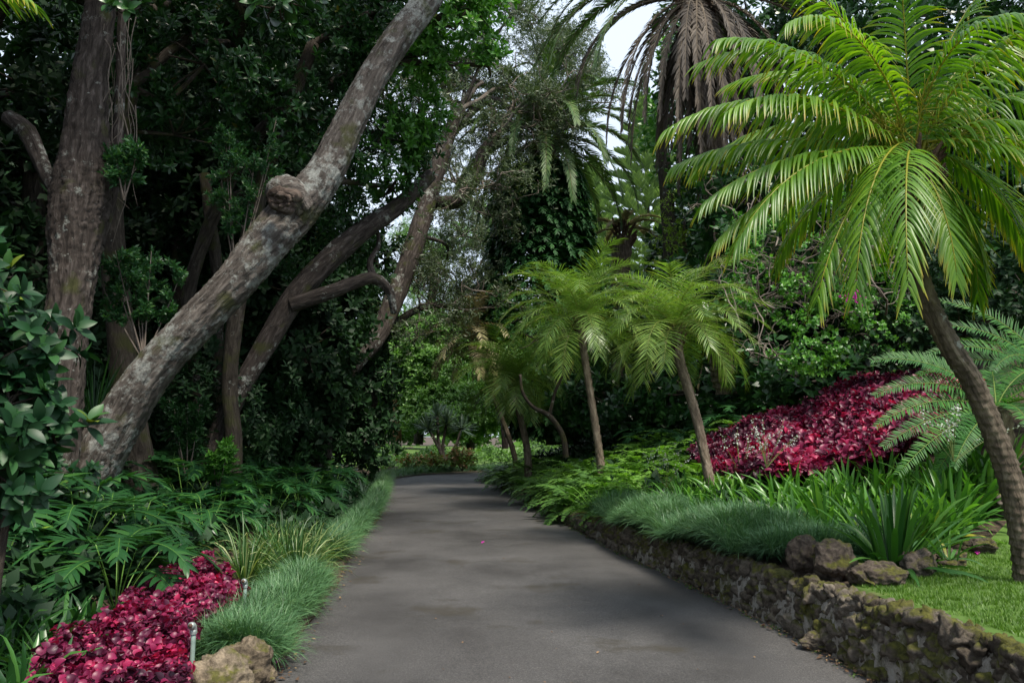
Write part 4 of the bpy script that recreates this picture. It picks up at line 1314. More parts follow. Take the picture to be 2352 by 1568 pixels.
# low fan of pale old fronds
lv = [(k * 137.5 % 360, 60 - 100 * t, max(60 - 100 * t - 80, -88), 1) for k, t in enumerate(np.linspace(0, 1, 26))]
canary('low palm with straw-coloured fronds beneath the Norfolk pine', [(1425, 1000, 40), (1425, 700, 40), (1428, 545, 44)], 29, (1430, 530, 29), 84, lv[:10], [], L=1.8, mat='straw', ll=.35, name='straw_palm', lw=.02)


# ================================================================== norfolk pine
def norfolk(label, px, base_py, top_py, Y, wpx, seed):
    b = P(px, base_py, Y); b[2] = float(H(b[0], b[1]))
    t = P(px - 10, top_py, Y)
    h = t[2] - b[2]
    r = empty('norfolk_pine', b, label, 'conifer', 'tiered pines behind the garden')
    build('trunk', tube([(0, 0, 0), (0, 0, h * .5), (t[0] - b[0], 0, h)], [.35, .22, .03], 12, 6), M['bark_dark'], r)
    q = np.random.default_rng(seed)
    fs = []
    lay = 38
    for i in range(lay):
        f = i / (lay - 1)
        z = h * (.18 + .80 * f)
        L = wpx * Y / F * (1 - f) ** .8 * 1.0 + .25
        for j in range(6):
            az = j * 60 + i * 23 + q.uniform(-6, 6)
            fs.append(frond(L=L * q.uniform(.9, 1.05), e0=5 - 10 * (1 - f), e1=26, p=1.2, az=az, n=int(16 + L * 11), ll=.62, w=.06, grav=-.35, a0=62, a1=40, vee=30, rows=3, rach=.03, seed=seed + i * 7 + j, fold=0,
                            s0=.15, org=(0, 0, z), prof=(.7, 1, .6)))
    build('crown', join(fs), M['pine'], r)
    return r


norfolk('pale green tiered pine against the gap of sky', 1495, 1000, 215, 44, 230, 5)
norfolk('darker tiered pine half hidden behind the climber-clad palm', 1370, 1000, 360, 56, 200, 9)

# ================================================================== right side woodland
RB = 'leafy trees on the right bank'
def rtree(label, line, Y, blobs, mat, dens, seed, tm=ros_far, gap=.3, **kw):
    return simple_trunk_tree(label, line, Y, blobs, mat, dens, seed, tm, name='bank_tree', gap=gap, group=RB, **kw)


rtree('dark broad tree behind the tall palm with its brown fronds', [(1760, 900, 60), (1760, 500, 50), (1780, 200, 40)], 22, [B(1720, 60, 22, 200, 200), B(1620, 150, 23, 120, 160), B(1850, 250, 22, 200, 200), B(1700, 420, 22, 160, 160), B(1900, 20, 22, 200, 150)], 'glossy', 13, 201)
rtree('dark tree filling the sky above the large date palm', [(2150, 850, 60), (2150, 400, 50), (2150, 100, 40)], 19, [B(2100, 40, 19, 260, 200), B(2300, 200, 18, 230, 240), B(2080, 330, 19, 200, 180), B(2330, 520, 17, 200, 200), B(2480, 100, 17, 200, 300)], 'glossy', 13, 203)
rtree('bright green leafy tree at the right side of the sky gap', [(1540, 950, 40), (1540, 600, 36), (1520, 300, 30)], 26, [B(1540, 280, 26, 70, 90), B(1570, 130, 26, 60, 70), B(1580, 400, 26, 60, 70)], 'glossy_bright', 18, 205, gap=.35)
rtree('yellow-green rounded bush tree beside the palms', [(1580, 950, 26), (1575, 700, 26), (1570, 560, 22)], 23, [B(1575, 500, 23, 65, 75), B(1545, 570, 23, 45, 40)], 'yellowgreen', 24, 207, ros_small, gap=.2)
rtree('deep green tree low behind the large date palm trunk', [(2250, 850, 40), (2250, 700, 36), (2240, 560, 30)], 13, [B(2260, 620, 13, 150, 110), B(2200, 760, 13, 130, 80), B(2380, 700, 12.5, 120, 120), B(2080, 760, 13.5, 120, 90)], 'dark', 24, 209, ros_big)
rtree('dark thicket tree behind the slender palms', [(1450, 1000, 40), (1450, 850, 36), (1450, 700, 30)], 24, [B(1440, 780, 23, 120, 130), B(1560, 720, 22, 120, 120), B(1660, 640, 21, 120, 130), B(1400, 930, 22, 130, 70), B(1600, 900, 20, 130, 80), B(1790, 560, 20, 130, 130), B(1300, 900, 25, 90, 90)], 'glossy', 17, 211)
rtree('dark thicket tree at the far right behind the cycad', [(2000, 930, 40), (2000, 850, 36), (2000, 700, 30)], 16.5, [B(1850, 880, 15.5, 130, 70), B(2000, 880, 15.5, 120, 80), B(2150, 880, 15, 120, 80), B(2350, 850, 14, 130, 100), B(1920, 520, 17, 170, 170), B(2100, 600, 17, 130, 150), B(1740, 800, 17, 90, 110), B(1650, 590, 16.4, 70, 110), B(1690, 450, 16.5, 80, 90), B(1640, 720, 16.6, 60, 60)], 'glossy', 17, 213, ros_far, gap=.25)

# tangled shrub with magenta flowers
tb = P(1880, 900, 13.2); tb[2] = float(H(tb[0], tb[1]))
shr = empty('tangled_shrub', tb, 'twiggy tangled shrub with small bright leaves and a few magenta blooms', 'shrub')
q = np.random.default_rng(14)
tips, tw = [], []
for k in range(34):
    px, py = q.uniform(1690, 2050), q.uniform(470, 860)
    s = P(px, py, q.uniform(12.8, 14.2)) - tb
    branches(s, unit(q.standard_normal(3) + np.array([-.2, -.2, .2])), .75, .02, 4, q, tips, tw, bend=.8, up=.1, spread=.9)
build('branches', join(tw), M['twig'], shr)
sb = [B(1780, 560, 13.6, 110, 80), B(1880, 500, 13.8, 120, 70), B(1960, 620, 13.4, 110, 90), B(1800, 700, 13.2, 110, 60), B(1900, 740, 13, 110, 60), B(1860, 820, 12.8, 90, 40), B(2020, 740, 13, 90, 70), B(1740, 660, 13.4, 70, 70)]
p, u = blob_points(rel(sb, tb), 75, 15, .6, .5, 2.0)
build('leaves', scatter(ros_round, p, u + np.array([0, -.3, .8]), q.uniform(.8, 1.5, len(p)), 16), M['glossy_bright'], shr)
fl = np.array([P(1962 + q.normal(0, 16), 684 + q.normal(0, 8), 12.5) - tb for _ in range(26)])
build('flowers', scatter([rosette(5, .035, .018, 3, (10, 60), .2, .3, .01, 3)], fl, q.standard_normal((26, 3)) + np.array([0, -1, .5]), q.uniform(.8, 1.2, 26), 3), M['magenta'], shr)

# ================================================================== far centre
ft, fr_ = pts([(912, 1012, 22), (912, 960, 20), (908, 880, 18), (905, 800, 16)], 44)
tree('vine_clad_tree', 'rounded vine-clad tree with an orange-brown trunk at the end of the path', 'tree', (ft[0][0], ft[0][1], 0.3), [(ft, fr_)],
     [B(935, 800, 43, 55, 60), B(990, 760, 44, 70, 50), B(1000, 850, 43, 70, 60), B(960, 900, 43, 60, 50), B(1060, 780, 44, 60, 60), B(905, 760, 45, 30, 40), B(1030, 920, 42, 70, 50), B(900, 900, 45, 25, 30), B(970, 955, 42, 50, 35), B(1050, 965, 41, 70, 40), B(1110, 940, 42, 60, 60)], ros_big, 'fresh', 26, 'bark_orange', seed=221, gap=.12, scl=(1.3, 2.0), limbs=False)
far = [(-30, 75, 11), (-20, 70, 12), (-12, 84, 13), (-4, 78, 12), (4, 66, 11), (12, 60, 12), (20, 56, 13), (28, 50, 13), (-40, 66, 14), (-16, 58, 9), (-26, 52, 12), (8, 50, 9), (36, 44, 14), (-36, 44, 14)]
q = np.random.default_rng(230)
fp = None
for k, (x, y_, h_) in enumerate(far):
    if fp is None:
        fp = empty('background_tree', (x, y_, .3), 'green leafy tree of the distant belt beyond the garden', 'tree', 'distant tree belt')
        build('trunk', tube([(0, 0, 0), (.2, 0, 4), (0, 0, 8)], [.35, .28, .12], 10, 5, bark=.05), M['bark_dark'], fp)
        bl = [(np.array([math.cos(a) * 2.2, math.sin(a) * 2.2, 4 + 2.2 * math.sin(a * 2.3) + 1.5]), np.array([2.2, 2.2, 2.0])) for a in np.arange(0, 6.2, .9)] + [(np.array([0, 0, 9]), np.array([2.6, 2.6, 2])), (np.array([0, 0, 2.5]), np.array([3, 3, 2]))]
        build('crown', crown(bl, 9, ros_far, (1.3, 2.0), 231, .15), M['fresh'], fp)
        fp.scale = (h_ / 11,) * 3
    else:
        dup(fp, (x, y_, .2), q.uniform(0, 6), h_ / 11 * q.uniform(.9, 1.1))

# dark belt round the garden
dp = None
for k, (x, y_, h_) in enumerate([(-11.5, 31, 11), (-15, 26, 12), (-20, 19, 12), (-24, 30, 13), (-14, 14, 10), (-12, 8, 10), (-11, 3, 10), (10, 30, 12), (14, 24, 13), (17, 17, 12), (20, 34, 13), (6, 40, 10), (-18, 50, 13)]):
    if dp is None:
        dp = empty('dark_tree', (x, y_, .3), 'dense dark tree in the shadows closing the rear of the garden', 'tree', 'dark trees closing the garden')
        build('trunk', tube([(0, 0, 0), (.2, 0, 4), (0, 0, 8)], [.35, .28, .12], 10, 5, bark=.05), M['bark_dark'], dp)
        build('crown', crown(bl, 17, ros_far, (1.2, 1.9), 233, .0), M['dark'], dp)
        dp.scale = (h_ / 11,) * 3
    else:
        dup(dp, (x, y_, .2), q.uniform(0, 6), h_ / 11 * q.uniform(.9, 1.1))
# tall tree added above the frame, so its canopy shades the left grove
ob = [(np.array([x, y_, z]), np.array([2.6, 2.6, 1.3])) for x, y_, z in [(-7, 6, 9.5), (-4.5, 9, 10), (-8, 11, 10.5), (-4, 14, 11), (-8, 16, 11.5), (-4.5, 19, 12), (-9, 20, 12), (-5, 2, 9)]]
ot, orr = [np.array([-12.5, 14.5, .5]), np.array([-12, 14.5, 5]), np.array([-9, 13.5, 10])], [.4, .33, .2]
tree('added_shade_tree', 'tall broad tree added above the frame, its high canopy shading the left grove', 'tree', (-12.5, 14.5, .5), [(ot, orr)], ob, ros_far, 'dark', 12, seed=240, gap=.25, scl=(1.0, 1.5))
bz = q.uniform(0, 6.283, 9000); br_ = q.uniform(100, 116, 9000)
bp3 = np.stack([np.cos(bz) * br_, np.sin(bz) * br_, q.random(9000) ** .8 * (10 + 2 * np.sin(bz * 31) + 1.5 * np.sin(bz * 77))], -1)
tag(build('distant_wood', scatter(ros_far, bp3, -bp3 * np.array([1, 1, 0]) / 100 + q.standard_normal((9000, 3)) * .4 + np.array([0, 0, .5]), q.uniform(5, 8, 9000), 4), M['fresh']), 'far wood closing the horizon all round', 'wood', kind='stuff')

# distant picket fence
fn = empty('fence', P(1000, 1003, 60) * np.array([1, 1, 0]) + np.array([0, 0, .2]), 'distant weathered picket fence across the far lawn', 'fence')
pk = []
for k in range(26):
    pk.append(tube([(-8 + k * .22, 0, 0), (-8 + k * .22, 0, 1.0)], [.035, .03], 4, 1))
for z in (.35, .8): pk.append(tube([(-8, .04, z), (-2.3, .04, z)], [.03, .03], 4, 1))
build('pickets', join(pk), M['fence'], fn)

# dragon trees with bluish spikes
def dragon(label, heads, base_px, Y, seed):
    b = P(*base_px, Y); r = empty('dragon_tree', b, label, 'spiky plant', 'blue spiky dragon trees at the bend')
    ts, gs = [], []
    for i, (px, py, s) in enumerate(heads):
        e = P(px, py, Y) - b
        ts.append(tube([(0, 0, 0), e * .5 + np.array([.1 * (-1) ** i, 0, -.1]), e], [.09, .07, .06], 8, 4))
        g = blades(110, (.5, .75), .026, (-25, 88), .25, 3, 0, .05, seed + i)
        gs.append((g[0] * s + e,) + g[1:])
    build('trunk', join(ts), M['bark_grey'], r)
    build('leaves', join(gs), M['blue_spike'], r)


dragon('blue-grey spiky dragon tree with several heads at the bend', [(985, 985, 1.2), (1025, 975, 1.3), (1060, 985, 1.1), (1005, 955, 1.0)], (1020, 1060), 35, 5)

# ================================================================== low planting
def place_copies(proto, spots, q, smin=.85, smax=1.2, tilt=.06):
    for i, s in enumerate(spots):
        x, y_ = s[0], s[1]
        z = float(H(x, y_)) - .01
        sc2 = q.uniform(smin, smax) * (s[2] if len(s) > 2 else 1)
        if i == 0:
            proto.location = (x, y_, z); proto.rotation_euler = (0, 0, q.uniform(0, 6.28)); proto.scale = (sc2,) * 3
        else:
            dup(proto, (x, y_, z), q.uniform(0, 6.28), sc2, rx=q.uniform(-tilt, tilt), ry=q.uniform(-tilt, tilt))


def philodendron(seed, nl=13, mat='philo', big=1.0):
    q = np.random.default_rng(seed)
    r = empty('philodendron', (0, 0, 0), 'split-leaf philodendron in the deep green bank left of the path', 'leafy plant', 'philodendrons carpeting the left bank')
    ls = []
    for k in range(nl):
        az = k * 137.5 + q.uniform(-15, 15); t = k / nl
        ls.append(philo_leaf(.66 * big * q.uniform(.8, 1.15), 12, .34 * big, .029 * big, e0=35 - 45 * t, e1=-35 - 35 * t, pet=(.75 - .25 * t) * big * q.uniform(.8, 1.1), az=az, seed=seed * 31 + k, rows=6, grav=.55, pe=80 - 45 * t))
    build('leaves', join(ls), M[mat], r)
    return r


q = np.random.default_rng(404)
spots = [tuple(G(a, b, .4)[:2]) for a, b in [(270, 1330), (180, 1290), (80, 1250), (-30, 1300)]]
for i in range(240):
    y_ = q.uniform(6.5, 25); x = float(xl(y_)) - q.uniform(.9, 4.6)
    if y_ < 8.2 and x > xl(y_) - 1.9: continue
    if y_ < 7.4 and x > -3.3: continue
    if y_ < 6.6 or (y_ < 11.5 and x > xl(y_) - 1.75) or x > xl(y_) - 1.15: continue
    if all(math.hypot(x - a, y_ - b) > .60 + .012 * y_ for a, b in spots): spots.append((x, y_))
A = [s for k, s in enumerate(spots) if k % 3 == 0]; Bs = [s for k, s in enumerate(spots) if k % 3 == 1]; Cs = [s for k, s in enumerate(spots) if k % 3 == 2]
place_copies(philodendron(1, 12, 'philo', 1.25), A, q, .68, .9)
place_copies(philodendron(2, 10, 'philo', 1.3), Bs, q, .62, .86)
place_copies(philodendron(3, 15), Cs, q, .6, .85)
# a few larger dark ones against the trunks
spots2 = [(-1.2 - .0, 0)][:0]
for i in range(120):
    y_ = q.uniform(9, 24); x = float(xl(y_)) - q.uniform(3.5, 8)
    if all(math.hypot(x - a, y_ - b) > 1.0 for a, b in spots2): spots2.append((x, y_))
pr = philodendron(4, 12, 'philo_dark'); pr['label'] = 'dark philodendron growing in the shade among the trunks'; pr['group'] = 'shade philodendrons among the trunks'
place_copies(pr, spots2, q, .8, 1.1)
# right bank shade philodendrons
spots3 = []
for i in range(160):
    y_ = q.uniform(15.5, 30); x = float(xr(y_)) + q.uniform(3.0, 8)
    if all(math.hypot(x - a, y_ - b) > .95 for a, b in spots3): spots3.append((x, y_))
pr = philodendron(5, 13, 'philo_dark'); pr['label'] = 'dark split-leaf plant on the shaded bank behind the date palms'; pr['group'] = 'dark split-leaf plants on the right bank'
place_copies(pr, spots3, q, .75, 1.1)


def strap_clump(name, label, group, seed, n, L, w, mat, el=(25, 85), grav=.9, fold=.3, base=.08, rows=7):
    r = build(name, blades(n, L, w, el, grav, rows, fold, base, seed, taper=(.75, .9, 1, .95, .75, .05)), M[mat])
    return tag(r, label, 'strappy plant', group)


def place_single(proto, spots, q, smin, smax):
    for i, s in enumerate(spots):
        x, y_ = s[:2]; z = float(H(x, y_)) - .02
        o = proto if i == 0 else col_link(proto.copy())
        k = q.uniform(smin, smax) * (s[2] if len(s) > 2 else 1)
        o.location = (x, y_, z); o.scale = (k, k, k * q.uniform(.9, 1.1)); o.rotation_euler = (q.uniform(-.08, .08), q.uniform(-.08, .08), q.uniform(0, 6.28))


# left front dark strap plants
q = np.random.default_rng(505)
ls = [G(60, 1560, .3), G(-40, 1500, .3), G(20, 1450, .35), G(110, 1480, .3), G(-60, 1620, .3), G(60, 1400, .4), G(150, 1420, .35), G(-20, 1400, .4), G(170, 1370, .4), G(90, 1330, .4), G(0, 1330, .4), G(220, 1400, .35), G(-80, 1380, .4), G(120, 1530, .3), G(40, 1600, .25)]
s1 = strap_clump('strap_lily', 'dark green strap-leaf lily in the clump at the bottom left corner', 'strap lilies in the bottom left corner', 51, 48, (.32, .58), .021, 'strap_dark', (2, 80), 1.0)
place_single(s1, [(a[0], a[1]) for a in ls], q, .8, 1.05)
# grass-like plant on the leaning trunk's foot and variegated clump
g1 = strap_clump('grassy_tuft', 'thin upright green tuft growing between furrowed trunk and leaning trunk', None, 52, 60, (.5, 1.1), .007, 'strap_dark', (40, 88), .45)
g1.location = P(215, 960, 10.6); g1['category'] = 'grassy plant'
vs_ = [(0, 8.6), (0, 8.95), (0, 9.3), (0, 9.65), (0, 10.0), (0, 9.1), (0, 9.75), (0, 8.45)]
v1 = strap_clump('variegated_grass', 'arching variegated grass clump between philodendrons and the fine grass border', 'variegated grass clumps at the left border', 53, 150, (.35, .62), .006, 'variegated', (25, 88), 1.25)
place_single(v1, [(float(xl(a[1])) - .38 - .17 * (k % 4), a[1]) for k, a in enumerate(vs_)], q, 1.15, 1.4)

# right bed strap plants: one big clump in front, rows behind
c1 = strap_clump('strap_lily', 'large dark-centred strap-leaf lily clump just behind the edging boulders', 'strap lilies in the right bed', 54, 105, (.48, .92), .025, 'strap_big', (4, 85), .85, base=.16)
p0 = G(2050, 1265, .62); c1.location = (p0[0], p0[1], float(H(p0[0], p0[1])))
sp = []
q = np.random.default_rng(506)
for i in range(3000):
    px, py = q.uniform(1560, 2420), q.uniform(1085, 1250)
    a = G(px, py, .65)
    if a[1] < np.interp(a[0], EDGE[:, 0], EDGE[:, 1]) + .35 or a[1] > 12: continue
    lim = np.interp(px, [1560, 1900, 2420], [1165, 1215, 1250])
    if py > lim: continue
    tx_, ty_ = proj((a[0], a[1], float(H(a[0], a[1])) + .42))
    if ty_ < np.interp(tx_, [1560, 1700, 1900, 2100, 2250, 2420], [1105, 1090, 1075, 1040, 1010, 990]): continue
    if all(math.hypot(a[0] - b, a[1] - c) > .24 for b, c in sp): sp.append((a[0], a[1]))
c2 = strap_clump('strap_lily', 'bright green strap-leaf lily in the mass filling the right bed', 'strap lilies in the right bed', 55, 36, (.34, .62), .021, 'strap', (12, 85), .95)
place_single(c2, sp[::2], q, .95, 1.3)
c3 = strap_clump('strap_lily', 'bright green strap-leaf lily in the mass filling the right bed', 'strap lilies in the right bed', 56, 32, (.34, .62), .023, 'strap', (20, 88), .8)
place_single(c3, sp[1::2], q, .95, 1.3)
c4 = strap_clump('strap_lily', 'green strap-leaf clump spilling over the wall beyond the grass mound', 'strap clumps over the far wall', 57, 42, (.3, .5), .010, 'strap', (15, 85), 1.1)
sp4 = [(float(xr(y_)) + dx, y_) for y_, dx in [(12.7, .35), (13.3, .3), (14.1, .4), (12.9, .8), (14.9, .5), (13.8, 1.0), (12.2, 1.2), (11.6, 1.3), (11.0, 1.25)]]
place_single(c4, sp4, q, 1.15, 1.5)
sml = strap_clump('strap_lily', 'small pale green seedling tuft at the lawn edge', None, 58, 12, (.2, .36), .013, 'strap', (10, 80), .9)
p0 = G(2165, 1275, .6); sml.location = (p0[0], p0[1] - .1, .58)


# mondo grass (uncountable)
def mondo(name, label, pts2, n_bl, L, seed, spread=.02, lean=None, w=.0028, mat='mondo', el=(5, 80), grav=1.3, zoff=0.0):
    q = np.random.default_rng(seed)
    tm = [blades(n_bl, L, w, el, grav, 4, 0, .04, seed + k) for k in range(5)]
    P3 = np.array([(x, y_, (float(H(x, y_)) if len(rest) == 0 else rest[0]) + zoff) for x, y_, *rest in pts2])
    out = []
    for i in range(len(P3)):
        t = tm[i % 5]; s = q.uniform(.75, 1.25)
        out.append(((t[0] * s) @ rotz(q.uniform(0, 6.28)).T + P3[i], t[1], np.clip(t[2] * .7 + q.random() * .3, 0, 1), t[3]))
    o = build(name, join(out)[:4], M[mat])
    return tag(o, label, 'ground cover', kind='stuff')


q = np.random.default_rng(600)
pl_ = []
def mw(y_): return np.interp(y_, [5.5, 7.5, 9, 11, 16, 28], [.75, .95, .6, .5, .45, .45])
for i in range(2300):
    y_ = 5.55 + (29.5 - 5.55) * q.random() ** 1.7
    if 8.5 < y_ < 10.1: continue
    f = q.random()
    x = float(xl(y_)) - .03 - f * float(mw(y_)) * (.78 + .3 * math.sin(y_ * 2.3))
    pl_.append((x, y_, .03 + .16 * math.sin(math.pi * min(f * 1.1 + .12, 1)) + .03 * math.sin(y_ * 5)))
mondo('mondo_grass', 'fine blue-green grass border along the left edge of the path', pl_, 46, (.14, .30), 61)
pr_ = []
for i in range(1900):
    y_ = q.uniform(7.35, 12.6); f = q.random()
    d = .10 + f * 1.0
    lump = .09 * math.sin(y_ * 3.1) + .05 * math.sin(y_ * 7)
    z = float(hwall(y_)) + .02 + (.19 + lump) * math.sin(math.pi * min(f * .75 + .18, 1)) + .02
    pr_.append((float(xr(y_)) + d - .04 + (.15 if y_ < 7.8 else 0), y_, z))
mondo('mondo_grass', 'rounded mound of fine blue-green grass spilling over the stone wall', pr_, 46, (.16, .32), 62)
pa = []
for i in range(500):
    k = q.uniform(.0, .62); j = int(k * (len(BENDS) - 1))
    c = BENDS[j]; t_ = unit(BENDS[min(j + 1, len(BENDS) - 1)] - BENDS[max(j - 1, 0)]); nn = np.array([-t_[1], t_[0]])
    if c[1] < 28.5: continue
    d = 1.65 + q.uniform(0, .6)
    pa.append((c[0] + nn[0] * d, c[1] + nn[1] * d, .05 + .08 * q.random()))
mondo('mondo_grass', 'pale fine grass edging curving round the end of the path', pa, 34, (.18, .32), 63, w=.006)

# lawn blades
lb = []
while len(lb) < 5200:
    x, y_ = q.uniform(2.0, 5.2), q.uniform(3.6, 8)
    if bool(in_lawn(x, y_)): lb.append((x, y_))
mondo('lawn_grass', 'short mown green grass on the raised lawn', lb, 14, (.02, .045), 64, w=.0022, mat='lawn', el=(35, 88), grav=.4, zoff=.012)
# fuller edging of the far wall: little hanging plants and grass
fg = [(float(xr(y_)) + q.uniform(.05, .5), y_) for y_ in q.uniform(12.6, 29, 260)]
mondo('edging_grass', 'thin grassy growth along the top of the far wall', fg, 26, (.15, .3), 65, w=.005, mat='fern_dark')
# weeds/moss along the wall foot
wf = [(float(xr(y_)) + q.uniform(-.07, .02), y_, 0.004) for y_ in q.uniform(4, 22, 300)]
mondo('wall_foot_weeds', 'tiny weeds in the gutter at the foot of the stone wall', wf, 7, (.012, .035), 66, w=.004, mat='lawn', el=(10, 70))


# crimson bedding (uncountable leaves)
def bedding(label, P3, tm, seed, scl=(.8, 1.2), ax=(0, -.25, 1)):
    q = np.random.default_rng(seed)
    P3 = np.array(P3)
    # bright tops, darker shoots mixed in irregular clumps
    rb = np.array([.5 + .75 * mnoise.noise(Vector(p * 1.9)) for p in P3]) + q.uniform(-.35, .35, len(P3))
    o = build('crimson_bedding', scatter(tm, P3, np.array(ax) + q.standard_normal((len(P3), 3)) * .62, q.uniform(*scl, len(P3)), seed, .6, np.clip(rb, 0, 1)), M['red'])
    return tag(o, label, 'bedding plants', kind='stuff')


q = np.random.default_rng(700)
bp_ = []
def poly_in(x, y_, poly):
    c = False; n = len(poly); j = n - 1
    for i in range(n):
        if (poly[i][1] > y_) != (poly[j][1] > y_) and x < (poly[j][0] - poly[i][0]) * (y_ - poly[i][1]) / (poly[j][1] - poly[i][1]) + poly[i][0]: c = not c
        j = i
    return c


pol = [G(x, y_, .25)[:2] for x, y_ in [(60, 1620), (120, 1530), (160, 1470), (270, 1440), (340, 1375), (400, 1350), (440, 1325), (470, 1310), (530, 1345), (560, 1385), (500, 1420), (440, 1460), (420, 1530), (430, 1640)]]
mn, mx = np.min(pol, 0), np.max(pol, 0)
while len(bp_) < 4200:
    x, y_ = q.uniform(mn[0], mx[0]), q.uniform(mn[1], mx[1])
    if poly_in(x, y_, pol): bp_.append((x, y_, (.05 + .32 * q.random() ** .5) + .09 * math.sin(x * 7) * math.sin(y_ * 6)))
bedding('low crimson bedding plants with rounded puckered leaves at bottom left', bp_, [rosette(6, .042, .021, 6, (0, 60), .45, 1.3, .05, 300 + s, tip=.75) for s in range(5)], 71, (.8, 1.15), (.05, -.35, 1))
bp_ = []
# the crimson bank on the right slope: pixel outline at its own depths
def bank_depth(px): return np.interp(px, [1590, 1900, 2250], [13.6, 13.2, 12.7])
out_ = [(1590, 1040), (1640, 1000), (1690, 975), (1760, 960), (1830, 930), (1900, 895), (1960, 865), (2000, 862), (2060, 870), (2130, 858), (2190, 870), (2290, 900), (2290, 990), (2200, 1000), (2050, 1040), (1900, 1080), (1700, 1092), (1640, 1080)]
yb_ = lambda px: np.interp(px, [1590, 1700, 1900, 2050, 2215], [1068, 1078, 1062, 1020, 960])
while len(bp_) < 11500:
    x, y_ = q.uniform(2, 11), q.uniform(8.6, 17.5)
    h = .40 + .17 * math.sin(x * 3.1 + y_) * math.sin(y_ * 2.3 - x) + .08 * math.sin(x * 9) * math.sin(y_ * 8)
    p = np.array([x, y_, float(H(x, y_)) + h * q.random() ** .35])
    a_ = proj(p)
    if poly_in(a_[0], a_[1], out_): bp_.append(p)
bedding('tall crimson-leaved bedding sloping up behind the strap lilies', bp_, ros_coleus, 72, (.6, 1.35), (-.1, -.5, 1))


# cycads
def cycad(label, center, fr, seed, L=1.0, ll=.2):
    r = empty('cycad', center, label, 'cycad', 'cycads at the right edge')
    build('stem', tube([(0, 0, -.3), (0, 0, 0), (0, 0, .12)], [.14, .14, .09], 16, 8, rings=(18, .2)), M['palm_trunk'], r)
    for k, (az, e0, e1, Lk) in enumerate(fr):
        build('frond', frond(L=Lk, e0=e0, e1=e1, p=1.0, az=az, n=64, ll=ll, w=.0085, roll=(-48 if 140 < az < 235 else 0), grav=.3, a0=74, a1=50, vee=12, rows=5, rach=.008, seed=seed * 40 + k, fold=.3, s0=.08, org=(0, 0, .1), prof=(.6, 1, .3), jit=.04), M['cycad'], r)
    return r


cpt = P(2250, 1010, 8.6); cpt[2] = float(H(cpt[0], cpt[1])) + .35
cycad('cycad whose long feathery fronds arch left over the crimson bank', P(2290, 960, 8.8),
      [(182, 40, -28, 1.45), (188, 20, -35, 1.5), (196, 2, -32, 1.6), (205, -8, -38, 1.75), (176, 55, -10, 1.5), (215, -12, -50, 1.2), (165, 60, 0, 1.3), (260, 20, -60, 1), (290, 30, -50, 1.1), (320, 30, -50, 1.2), (350, 45, -30, 1.4), (20, 60, -20, 1.4), (60, 60, -20, 1.3), (110, 60, -20, 1.3), (340, 5, -60, 1.2), (0, 15, -50, 1.2), (180, -30, -60, 1.0)], 7)
cycad('second cycad rising behind the palm trunk at the right edge', P(2420, 900, 9.6),
      [(175, 62, -10, 1.7), (185, 45, -20, 1.7), (160, 75, 10, 1.7), (195, 25, -40, 1.5), (210, 50, -40, 1.4), (240, 50, -40, 1.2), (140, 60, -10, 1.5), (100, 60, -10, 1.5), (300, 50, -40, 1.4), (0, 50, -30, 1.5), (180, 5, -50, 1.3), (225, 5, -60, 1.2), (170, 40, -30, 1.6)], 8, ll=.2)


# ferns
def fern(seed, mat, nf=16, L=.6):
    q = np.random.default_rng(seed)
    fs = [frond(L=L * q.uniform(.7, 1.1), e0=70 - 55 * k / nf, e1=-20 - 40 * k / nf, p=1.1, az=k * 137.5, n=26, ll=.13, w=.016, grav=.5, a0=75, a1=55, vee=5, rows=3, rach=.004, seed=seed * 9 + k, fold=0, s0=.1, prof=(.8, 1, .15)) for k in range(nf)]
    return join(fs)[:4]


q = np.random.default_rng(800)
f1 = tag(build('fern', fern(1, 'fern'), M['fern']), 'bright green feathery fern above the wall behind the grass mound', 'fern', 'bright ferns in the right bed')
s_ = []
for i in range(2400):
    y_ = q.uniform(11.3, 20); x = float(xr(y_)) + q.uniform(.6, 4.0)
    if y_ < 15.5 and proj((x, y_, 1))[0] > 1640: continue
    if y_ < 12.8 and x < xr(y_) + 1.5: continue
    if all(math.hypot(x - a, y_ - b) > .36 for a, b in s_): s_.append((x, y_))
place_single(f1, s_, q, 1.1, 1.8)
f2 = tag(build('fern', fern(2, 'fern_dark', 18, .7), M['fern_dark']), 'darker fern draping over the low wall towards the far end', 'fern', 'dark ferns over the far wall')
s_ = []
for i in range(900):
    y_ = q.uniform(14.6, 30); x = float(xr(y_)) + q.uniform(.15, 1.6)
    if all(math.hypot(x - a, y_ - b) > .5 for a, b in s_): s_.append((x, y_))
place_single(f2, s_, q, 1.1, 1.9)
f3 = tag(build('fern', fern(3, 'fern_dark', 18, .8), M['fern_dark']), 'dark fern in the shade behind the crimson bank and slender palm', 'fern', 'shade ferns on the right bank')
s_ = []
for i in range(500):
    y_ = q.uniform(15.6, 19); x = float(xr(y_)) + q.uniform(2.5, 9)
    if all(math.hypot(x - a, y_ - b) > .62 for a, b in s_): s_.append((x, y_))
place_single(f3, s_, q, .8, 1.2)

# spiky bluish plants on the far left border
q = np.random.default_rng(810)
bs_ = strap_clump('blue_spike_plant', 'silvery blue feathery plant at the far left border of the path', 'silvery plants at the far left border', 91, 70, (.35, .6), .012, 'blue_spike', (0, 85), .8)
place_single(bs_, [(float(xl(y_)) - q.uniform(.5, 1.3), y_) for y_ in (15.5, 16.8, 18.2, 19.5, 21, 22.5, 24, 25.5, 27)], q, .7, .95)
